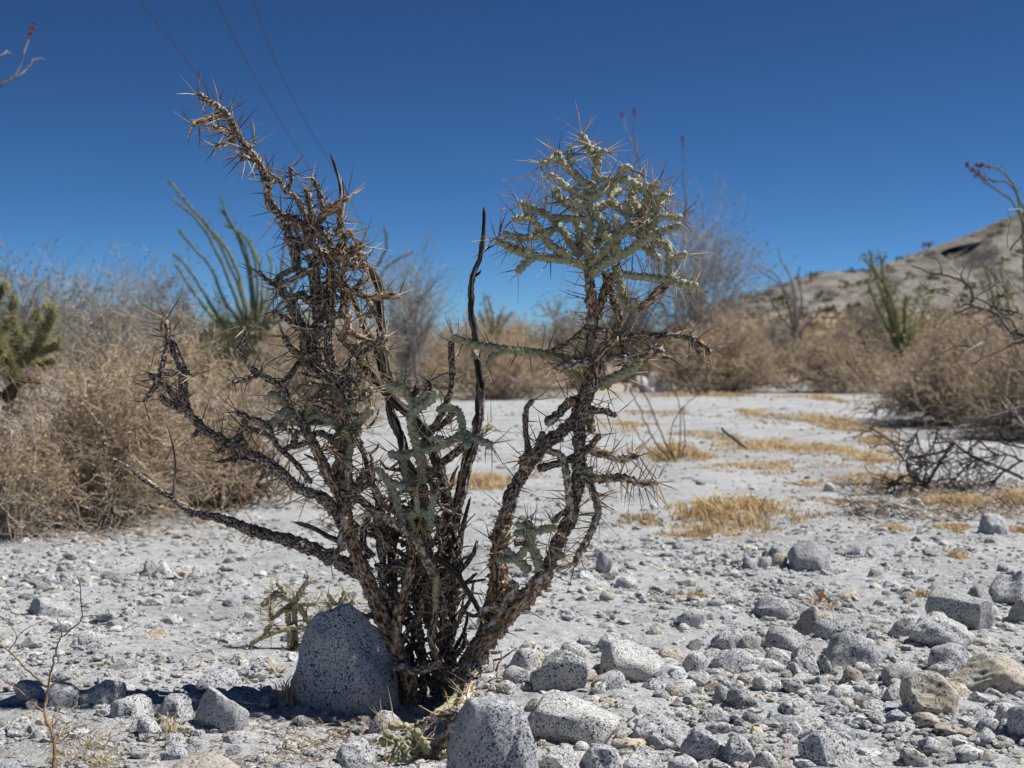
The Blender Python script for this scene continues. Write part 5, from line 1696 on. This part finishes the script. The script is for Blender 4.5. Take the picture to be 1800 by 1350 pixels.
# --- big ones around the cactus
rock('big rounded boulder in the dappled shade left of the cactus foot', 512, 702, 1084, 1278, planes=6, sub=5, rough=.045, box=.05, depth=.8, bury=.42, seed=21, tilt=.1, cut=(.76, .93), widen=.13, name='boulder', cat='boulder')
rock('big round boulder with a crack down its middle in front of the cactus foot', 784, 950, 1232, 1400, planes=8, sub=5, rough=.04, box=0, bury=.5, depth=.75, seed=14, name='boulder', cat='boulder', crack=True, square=.9, cut=(.74, .92), widen=.15)
rock('broad flat pale slab right of the cracked round boulder', 905, 1096, 1220, 1320, planes=4, sub=5, rough=.03, box=.25, flat=True, depth=.8, seed=19, name='boulder', cat='boulder')
rock('tall angular rock with a dark left face behind the flat pale slab', 931, 1033, 1152, 1232, planes=9, sub=4, rough=.035, box=.4, seed=23)
rock('large blocky speckled rock with a dark hollow under its left end', 1050, 1187, 1138, 1210, planes=8, sub=5, rough=.04, box=.45, seed=29)
rock('small rounded rock below the hollow of the large blocky rock', 1042, 1101, 1188, 1227, planes=4, seed=31)
rock('bluish oblong rock left of the tall angular rock', 880, 940, 1183, 1216, G, planes=4, seed=37)
rock('squat rock touching the left of the tall angular rock', 894, 946, 1152, 1194, planes=6, seed=41)
rock('pale flat stone half buried just right of the cactus foot', 866, 912, 1202, 1228, 'quartz', planes=5, flat=True, seed=42)
rock('wide rock with a dark undercut right of the flat pale slab', 1109, 1205, 1259, 1318, planes=7, sub=5, seed=43)
rock('stubby rock directly behind the large blocky rock', 1051, 1095, 1112, 1144, planes=7, seed=47)
rock('rock capped pale behind the tall angular rock', 985, 1035, 1134, 1166, planes=6, seed=48)
rock('bright white topped stone on the sand right of the trunk', 1190, 1242, 1066, 1104, 'quartz', planes=8, box=.5, seed=53)
rock('upright narrow stone standing on the sand near the trunk', 1047, 1077, 970, 1016, G, planes=6, bury=.1, box=.3, seed=59)
rock('white rock with dark left side beside the upright narrow stone', 1079, 1122, 1015, 1041, planes=8, seed=61)
rock('small cream stone on the sand below the white rock with dark side', 1052, 1080, 1040, 1060, 'granite_cream', planes=5, seed=62)
rock('rounded rock in the long rock row, right of the large blocky rock', 1196, 1246, 1145, 1188, planes=5, seed=67)
rock('wide whitish rock at the right foot of the peaked rock', 1249, 1330, 1140, 1186, planes=6, seed=71)
rock('peaked pale rock in the middle of the long rock row', 1249, 1308, 1104, 1146, planes=8, seed=73)
rock('broken two part rock right of the peaked pale rock', 1292, 1339, 1111, 1145, planes=9, box=.5, seed=79)
rock('smooth bluish grey oblong rock in the row', 1333, 1415, 1101, 1146, G, planes=4, sub=5, seed=83)
rock('small wedge of rock in front of the bluish oblong rock', 1341, 1390, 1137, 1172, planes=7, seed=89)
rock('rounded cone shaped rock with a cracked right side', 1378, 1444, 1132, 1197, planes=6, sub=5, seed=97)
rock('thin slab leaning on the cracked cone shaped rock', 1440, 1462, 1150, 1192, G, planes=6, tilt=.3, bury=.1, seed=98)
rock('long egg shaped grey rock with dark underside in the row', 1435, 1543, 1110, 1184, G, planes=3, sub=5, rough=.03, seed=101, tilt=.18)
rock('pale upright block behind the cracked cone shaped rock', 1387, 1444, 1064, 1120, 'granite_cream', planes=8, box=.5, seed=103)
rock('tan grey rock joined to the right of the pale upright block', 1436, 1476, 1072, 1112, 'granite_cream', planes=6, seed=104)
rock('low grey rock left of the pale upright block', 1325, 1392, 1045, 1086, G, planes=5, seed=107)
rock('dark faced rock between the egg shaped rock and the upright block', 1430, 1499, 1084, 1130, planes=8, box=.4, seed=109)
rock('large rounded rock with shaded lower left in the right hand pile', 1595, 1715, 1080, 1144, planes=5, sub=5, seed=113)
rock('white topped rock left of the large rounded one in the right hand pile', 1562, 1634, 1077, 1122, planes=7, seed=127)
rock('largest grey slab at the back of the right hand pile', 1624, 1752, 1036, 1114, G, planes=7, sub=5, rough=.035, seed=131)
rock('steep sided pale rock at the right edge, back of the pile', 1731, 1812, 1010, 1074, planes=9, box=.5, sub=5, seed=137)
rock('grey block between the largest slab and the steep sided rock', 1692, 1750, 1028, 1074, G, planes=8, seed=139)
rock('dark faced rock at the right edge below the steep sided rock', 1768, 1822, 1055, 1102, G, planes=8, seed=149)
rock('rounded block below the large rounded rock of the pile', 1628, 1710, 1130, 1186, planes=6, sub=5, seed=151)
rock('broad flat speckled slab at the right edge in front of the pile', 1648, 1818, 1150, 1232, 'granite_cream', planes=5, sub=5, flat=True, depth=.9, seed=157)
rock('big cream coloured boulder alone on the gravel at the right', 1588, 1686, 1190, 1272, 'granite_cream', planes=8, sub=5, rough=.045, bury=.12, box=.2, seed=163, name='boulder', cat='boulder')
rock('low flat rock between the cream boulder and the egg shaped rock', 1550, 1629, 1166, 1214, planes=4, flat=True, seed=167)
rock('tan lump at the right end of the egg shaped rock', 1476, 1519, 1172, 1206, 'granite_cream', planes=8, seed=173)
rock('white stone between the pile and the cream boulder', 1629, 1655, 1165, 1190, 'quartz', planes=6, seed=179)
rock('small white stone right of the tan lump', 1531, 1552, 1184, 1203, 'quartz', planes=6, seed=181)
rock('small white stone left of the tan lump', 1461, 1484, 1172, 1196, 'quartz', planes=6, seed=182)
rock('long rock with a dark undercut front at the bottom right', 1401, 1506, 1280, 1352, planes=6, sub=5, seed=191)
rock('rock with a shadowed cleft at the bottom, right of the flat pale slab', 1196, 1278, 1282, 1344, planes=7, sub=5, seed=193)
rock('rounded rock touching the clefted rock at the bottom', 1266, 1328, 1290, 1348, planes=6, sub=5, seed=197)
rock('small knobbly rock on the bottom edge right of the clefted pair', 1316, 1368, 1312, 1356, planes=6, seed=199)
rock('dark sided boulder cut by the right edge near the bottom', 1768, 1840, 1250, 1318, planes=5, sub=5, seed=211, name='boulder', cat='boulder')
rock('flattish rock left of the boulder on the right edge', 1714, 1766, 1268, 1302, planes=6, seed=223)
rock('pale rock above the boulder on the right edge', 1744, 1778, 1246, 1284, planes=6, seed=227)
rock('rounded stone on the gravel above the long undercut rock', 1374, 1416, 1266, 1297, planes=5, seed=229)
rock('wedge of rock left of the cream boulder foot', 1551, 1602, 1208, 1240, planes=7, seed=233)
rock('bluish rock split in two, left one of the halves', 1249, 1284, 1205, 1246, G, planes=7, seed=239)
rock('bluish rock split in two, right one of the halves', 1277, 1312, 1210, 1252, G, planes=7, seed=241)
rock('largest grey rock of the small cluster on the sand', 1385, 1460, 955, 1010, G, planes=8, sub=4, seed=251)
rock('round cream stone of the small cluster on the sand', 1355, 1385, 974, 1000, 'granite_cream', planes=3, seed=257)
rock('dark stone behind the round cream stone', 1344, 1382, 962, 988, G, planes=7, seed=263)
rock('bluish stone at the left end of the small cluster', 1304, 1336, 978, 1002, G, planes=5, seed=269)
rock('grey stone between the bluish one and the cream one', 1328, 1356, 980, 1003, planes=5, seed=270)
rock('thin dark upright flake behind the small cluster', 1422, 1446, 950, 978, G, planes=7, bury=.1, seed=271)
rock('small stone pair to the right of the cluster', 1480, 1512, 958, 980, planes=6, seed=272)
rock('round pale rock on golden grass near the right edge', 1721, 1773, 905, 945, planes=6, sub=4, seed=277)
rock('cream stone alone on the sand right of the cluster', 1526, 1552, 998, 1016, 'granite_cream', planes=5, seed=281)
rock('white stone beside the black brush', 1449, 1468, 849, 865, 'quartz', planes=5, seed=283)
rock('white stones under the black brush tip', 1602, 1622, 877, 891, 'quartz', planes=6, seed=284)
rock('grey stone at the left of the small cluster on the open sand', 1264, 1294, 968, 984, G, planes=6, seed=293)
rock('whitish shelf rock at the bottom edge, left of the knobbly rock', 1172, 1226, 1326, 1366, planes=5, seed=307)
rock('low rounded rock at the bottom edge under the flat slab', 1090, 1164, 1312, 1362, planes=5, sub=4, seed=311)
rock('rough rock at the bottom edge below the flat slab, left', 940, 1030, 1306, 1366, planes=7, sub=5, seed=313)
rock('rough rock at the bottom edge below the flat slab, middle', 1018, 1100, 1310, 1366, planes=7, sub=5, seed=317)
rock('pale speckled rock under the drooping green joints, upper one', 640, 716, 1250, 1306, planes=7, sub=5, seed=331)
rock('pale speckled rock under the drooping green joints, lower one', 588, 664, 1300, 1360, planes=6, sub=5, seed=337)
# --- left foreground
rock('shaded grey rock left of the big boulder', 336, 440, 1216, 1300, planes=7, sub=5, rough=.04, seed=347)
rock('blocky shaded rock in the middle of the shadow row', 278, 342, 1228, 1276, planes=8, box=.5, seed=349)
rock('pale low rock above the shadow, crossed by a branch shadow', 336, 432, 1178, 1220, planes=4, flat=True, seed=353)
rock('rough speckled rock in the row, second from the left twig plant', 141, 222, 1197, 1250, planes=9, sub=5, rough=.06, seed=359)
rock('speckled rock right behind the reddish twig plant', 78, 146, 1202, 1250, planes=7, seed=367)
rock('rock at the far left of the row behind the twig plant', 28, 84, 1196, 1238, planes=7, seed=373)
rock('low rock at the shadow edge between the rough and the blocky rock', 190, 270, 1230, 1272, planes=6, seed=379)
rock('small rock in front of the blocky shaded rock', 238, 286, 1268, 1308, planes=7, seed=383)
rock('smooth rounded rock cut by the bottom edge', 278, 438, 1322, 1400, 'granite_cream', planes=2, sub=5, rough=.02, flat=True, seed=389)
rock('low speckled mound of rock on the far left gravel', 46, 128, 1048, 1086, planes=5, flat=True, seed=397)
rock('white and blue pair of stones on the left gravel, left one', 250, 279, 985, 1013, G, planes=6, seed=401)
rock('white and blue pair of stones on the left gravel, right one', 272, 303, 986, 1016, 'quartz', planes=6, seed=409)
rock('flat white stone lying on the left gravel', 278, 321, 1079, 1099, 'quartz', planes=5, flat=True, seed=419)
rock('low speckled stone left of the flat white stone', 168, 206, 1074, 1098, planes=6, seed=421)
rock('grey speckled stone on the left gravel above the shadow line', 138, 184, 1110, 1142, planes=6, seed=431)
rock('grey stone under the left twig tip', 205, 240, 1076, 1092, G, planes=6, seed=432)
rock('stone at the lower left corner', 8, 52, 1262, 1292, planes=6, seed=433)
rock('white stone near the foot of the twig plant', 55, 84, 1284, 1306, 'quartz', planes=6, seed=434)
# --- pale stones far behind, under the tan bush
for k, (a, b, c, d, mt, lb) in enumerate([(1112, 1140, 662, 684, 'quartz', 'white rock of the far heap, leftmost one'), (1134, 1162, 655, 684, 'granite', 'white rock of the far heap, tallest one'),
                                          (1150, 1186, 668, 692, G, 'grey rock at the front of the far heap'), (1122, 1150, 676, 692, G, 'small grey rock at the left front of the far heap'),
                                          (1474, 1494, 672, 684, 'quartz', 'small white rock under the tan bush by the fallen stalk')]):
    rock(lb, a, b, c, d, mt, sub=3, seed=500 + k)

# --- medium loose stones, each an object; the ones nothing tells apart share a label
MESHES = []
for k in range(14):
    r = np.random.default_rng(900 + k)
    V, Fc = rock_verts(3, r, r.integers(4, 9), .05, r.uniform(.1, .5))
    MESHES.append(V * .012)


LAND = [(607, 1190, 'big shaded boulder'), (840, 1290, 'cracked round boulder'), (1000, 1270, 'flat pale slab'), (982, 1190, 'tall angular rock'), (1118, 1172, 'large blocky rock'),
        (1157, 1288, 'wide undercut rock'), (1215, 1085, 'bright white topped stone'), (1062, 995, 'upright narrow stone'), (1280, 1125, 'peaked pale rock'), (1374, 1124, 'bluish oblong rock'),
        (1411, 1165, 'cracked cone shaped rock'), (1489, 1147, 'egg shaped grey rock'), (1415, 1090, 'pale upright block'), (1655, 1112, 'large rounded rock of the pile'),
        (1688, 1075, 'largest grey slab'), (1772, 1042, 'steep sided pale rock'), (1733, 1190, 'broad flat speckled slab'), (1637, 1230, 'cream boulder'), (1453, 1316, 'long undercut rock'),
        (1237, 1313, 'clefted rock'), (1800, 1284, 'right edge boulder'), (1420, 982, 'small stone cluster'), (388, 1258, 'shaded grey rock'), (310, 1252, 'blocky shaded rock'),
        (181, 1224, 'rough speckled rock'), (93, 1300, 'reddish twig plant foot'), (280, 1000, 'white and blue stone pair'), (300, 1089, 'flat white stone'), (87, 1067, 'low speckled mound'),
        (358, 1355, 'smooth bottom edge rock'), (860, 1200, 'cactus foot'), (1285, 900, 'largest golden tuft'), (1747, 925, 'round rock by the right edge'), (1650, 890, 'black brush'),
        (326, 1010, 'curled orange leaf'), (505, 1100, 'small green cactus'), (1568, 930, 'low golden tuft'), (161, 1126, 'grey speckled stone'), (1281, 1228, 'split bluish rock'), (1130, 912, 'short pale tuft')]
TONE = {'granite': 'speckled', 'granite_grey': 'grey', 'granite_cream': 'cream', 'quartz': 'white'}
ORD = ['nearest', 'second nearest', 'third nearest', 'fourth nearest', 'fifth nearest', 'sixth nearest', 'seventh nearest', 'eighth nearest', 'ninth nearest', 'tenth nearest', 'eleventh nearest', 'twelfth nearest']
LOOSE = []


def loose(n, box, smin, smax, group, seed, mats=('granite', 'granite', G, 'granite_cream')):
    r = np.random.default_rng(seed)
    cache = {}
    for k in range(n):
        px, py = r.uniform(box[0], box[2]), r.uniform(box[1], box[3])
        p, d = ground_hit(px, py)
        spx = r.uniform(smin, smax) * (1 if r.random() < .75 else 1.3)
        s = spx / F * d / 2
        j = int(r.integers(0, 14)); mt = mats[int(r.integers(0, len(mats)))]
        if (j, mt) not in cache:
            cache[j, mt] = mesh_data('loose_stone', MESHES[j], [ICO[3][1]], True, [M[mt]])
        o = link('loose_stone', cache[j, mt])
        o.location = p + [0, 0, s * .1 + float(ground_detail(p[0], p[1]))]
        o.rotation_euler = (r.normal(0, .25), r.normal(0, .25), r.uniform(0, 6.28))
        q = s / .012
        o.scale = (q, q * r.uniform(.7, 1), q * r.uniform(.5, .8))
        o['group'] = group
        o['category'] = 'stone'
        LOOSE.append((o, px, py, TONE[mt]))


loose(66, (900, 1090, 1800, 1345), 18, 42, 'loose stones among the rocks on the right', 201)
loose(36, (960, 1010, 1800, 1110), 12, 28, 'loose stones behind the rock row', 202)
loose(40, (0, 1000, 480, 1210), 13, 30, 'loose stones on the left gravel', 203, ('granite', G, 'granite', 'quartz'))
loose(26, (0, 1215, 560, 1345), 14, 32, 'loose stones in the cactus shadow', 204)
loose(80, (890, 1150, 1800, 1348), 26, 62, 'loose stones among the rocks on the right', 206)
loose(16, (860, 890, 1750, 1000), 9, 18, 'loose stones on the smooth sand', 205, ('granite', G, 'quartz'))


def name_loose():
    """every loose stone is told by the landmark it lies beside, the side, its tone and its rank in distance"""
    fam = {}
    for o, px, py, tone in LOOSE:
        dist = [math.hypot(px - a, (py - b) * 1.5) for a, b, _ in LAND]
        k = int(np.argmin(dist)); a, b, ref = LAND[k]
        dx, dy = px - a, (py - b) * 1.6
        side = ('to the right of' if dx > 0 else 'to the left of') if abs(dx) > abs(dy) else ('in front of' if dy > 0 else 'behind')
        fam.setdefault((tone, side, ref), []).append((dist[k], o))
    for (tone, side, ref), L in fam.items():
        L.sort(key=lambda t: t[0])
        for i, (_, o) in enumerate(L):
            o['label'] = f'{tone} stone {side} the {ref}' + ('' if len(L) == 1 else f', {ORD[min(i, 11)]}')


name_loose()


# --- gravel: thousands of small stones, nobody could count them
def gravel():
    r = np.random.default_rng(99)
    protoA = [rock_verts(1, r, 4, .05, .3)[0] for _ in range(20)]
    protoB = [rock_verts(2, r, 5, .05, .3)[0] for _ in range(20)]
    def scatter(n, yr, xk, smin, smax, pw, protos, Fc, seed, thr, ring=False):
        r = np.random.default_rng(seed)
        y = yr[0] * (yr[1] / yr[0]) ** r.uniform(0, 1, n)
        x = r.uniform(-xk, xk, n) * y
        dn = fbm(x * 1.0, y * 1.0, 44, 3, 2.1)
        # gravelly near the camera and on the left; smooth sand further back on the right
        k = np.clip((y - 2.5) / 1.6, 0, 1) * np.clip((x / y + .12) / .12, 0, 1)
        keep = r.random(n) < np.clip(.85 + .5 * dn - thr * k, .06, 1)
        x, y = x[keep], y[keep]
        if ring:                                # grit banked round the foot of every rock
            xs, ys = [], []
            for rx, ry, a_, b_ in RINGS:
                m_ = int(18 + 420 * (a_ + b_))
                t_ = r.uniform(0, 6.28, m_); q_ = r.normal(1.02, .13, m_)
                xs.append(rx + a_ * q_ * np.cos(t_)); ys.append(ry + b_ * q_ * np.sin(t_))
            x, y = np.concatenate(xs), np.concatenate(ys)
        n = len(x)
        s = smin + (smax - smin) * r.random(n) ** pw
        z = ground_z(x, y) + ground_detail(x, y) + s * r.uniform(-.25, .25, n)
        a = r.uniform(0, 6.28, n)
        pi = r.integers(0, len(protos), n)
        B = np.stack(protos)[pi]
        B = B * np.stack([s, s * r.uniform(.6, 1, n), s * r.uniform(.3, .7, n)], 1)[:, None]
        tl = r.normal(0, .3, n)
        ct, st = np.cos(tl)[:, None], np.sin(tl)[:, None]
        B = np.stack([B[..., 0] * ct - B[..., 2] * st, B[..., 1], B[..., 0] * st + B[..., 2] * ct], -1)
        c, sn = np.cos(a)[:, None], np.sin(a)[:, None]
        V = np.stack([B[..., 0] * c - B[..., 1] * sn + x[:, None], B[..., 0] * sn + B[..., 1] * c + y[:, None], B[..., 2] + z[:, None]], -1)
        m = V.shape[1]
        f = (Fc[None] + (np.arange(n) * m)[:, None, None]).reshape(-1, 3)
        g_ = r.choice([.5, .72, .86, .95, 1.05, 1.25], n, p=[.10, .16, .24, .26, .16, .08])
        w_ = r.normal(0, .02, n) + np.where(r.random(n) < .05, .12, 0)
        tint = np.stack([g_ * (1 + w_), g_, g_ * (1 - w_ * 1.6)], 1)
        return V.reshape(-1, 3), f, np.repeat(tint, m, 0)
    A = [scatter(24000, (1.6, 4.6), .42, .0022, .0075, 1.8, protoA, ICO[1][1], 1, .8),
         scatter(4800, (1.6, 5.0), .42, .006, .016, 2.2, protoB, ICO[2][1], 2, 1.0),
         scatter(1500, (1.6, 3.4), .42, .010, .024, 2.0, protoB, ICO[2][1], 7, 1.3),
         scatter(19000, (3.0, 15), .42, .003, .022, 4.0, protoA, ICO[1][1], 3, .25)]
    A.append(scatter(0, (1, 2), 0, .003, .012, 1.8, protoA, ICO[1][1], 8, 0, True))
    off = 0; Vs, Fs, Ts = [], [], []
    for V, f, t in A:
        Vs.append(V); Fs.append(f + off); Ts.append(t); off += len(V)
    o = mk('gravel', np.vstack(Vs), [np.vstack(Fs)], M['gravel'], smooth=False, kind='stuff', attrs={'tint': np.vstack(Ts)})
    o['label'] = 'loose grey granite gravel scattered over the wash'
    o['category'] = 'gravel'


gravel()


# --- dry litter on the ground
def litter():
    r = np.random.default_rng(55)
    boxes = [(900, (80, 1270, 620, 1350), 24), (320, (480, 1225, 760, 1345), 22), (500, (900, 760, 1800, 1000), 10), (300, (0, 960, 480, 1240), 10), (110, (840, 1170, 910, 1240), 20), (160, (0, 880, 460, 960), 30), (700, (1480, 850, 1800, 915), 30), (120, (560, 870, 700, 940), 24)]
    Q, R = [], []
    for n, b, L in boxes:
        for _ in range(n):
            p, d = ground_hit(r.uniform(b[0], b[2]), r.uniform(b[1], b[3]))
            a = r.uniform(0, 6.28); l = r.uniform(.4, 1.6) * L / F * d
            e = p + [math.cos(a) * l, math.sin(a) * l, r.uniform(0, .35) * l]
            m = (p + e) / 2 + [0, 0, r.uniform(0, .25) * l]
            Q.append([p + [0, 0, .002], m + r.normal(0, .1, 3) * l, e]); R.append([.0009 * d / 2, .0008 * d / 2, .0003])
    V, f = tubes(np.array(Q), np.array(R), 3)
    mi = np.repeat(r.integers(0, 3, len(Q)), 6)
    o = mk('dry_litter', V, [f], [M['bush_twig'], M['black_twig'], M['straw']], smooth=False, kind='stuff', mat_idx=mi)
    o['label'] = 'dry straw and broken twigs littering the ground'
    o['category'] = 'litter'


litter()


def dead_leaf(label, px, py, w, mat='leaf_orange', seed=0, up=.5):
    r = np.random.default_rng(seed)
    p, d = ground_hit(px, py)
    s = w / F * d
    V, Q = [], []
    for k in range(4):
        a = r.uniform(0, 6.28); l = s * r.uniform(.5, .8)
        c = np.array([r.normal(0, .15) * s, r.normal(0, .15) * s, s * .08])
        dv = np.array([math.cos(a), math.sin(a), r.uniform(.1, up * 2)]) * l
        sd = np.array([-math.sin(a), math.cos(a), .3]) * l * .3
        i = len(V)
        V += [c, c + dv * .5 + sd, c + dv, c + dv * .5 - sd, c + [0, 0, -.06 * s], c + dv * .5 + sd - [0, 0, .05 * s], c + dv - [0, 0, .03 * s], c + dv * .5 - sd - [0, 0, .05 * s]]
        Q += [[i, i + 1, i + 2, i + 3], [i + 7, i + 6, i + 5, i + 4]]
    o = mk('dead_leaf', np.array(V), [np.array(Q)], M[mat], smooth=False)
    o.location = p
    return tag(o, label, 'dead leaf', 'curled dead leaves on the ground')


dead_leaf('curled orange leaf upright on the left gravel', 326, 1016, 30, seed=1, up=.9)
dead_leaf('orange curled leaf at the end of the branch shadow', 326, 1214, 18, seed=2)
dead_leaf('tan curled leaf left of the shaded boulder', 488, 1186, 32, 'straw', seed=3, up=.8)
dead_leaf('orange leaf right of the large blocky rock', 1166, 1208, 24, seed=4)
dead_leaf('tiny red leaf on the left gravel', 254, 1122, 12, 'flower', seed=5)
dead_leaf('tiny red leaf near the flat pale slab', 1108, 1253, 12, 'flower', seed=6)
dead_leaf('red leaf by the small rounded rock', 1128, 1222, 18, 'flower', seed=7)
dead_leaf('tiny red leaf left of the long undercut rock', 1384, 1308, 13, 'flower', seed=8)
dead_leaf('orange curled leaf by the small stone cluster', 1304, 994, 20, seed=9, up=.8)
dead_leaf('orange leaf on the sand above the pale upright block', 1438, 1060, 22, seed=10, up=.8)
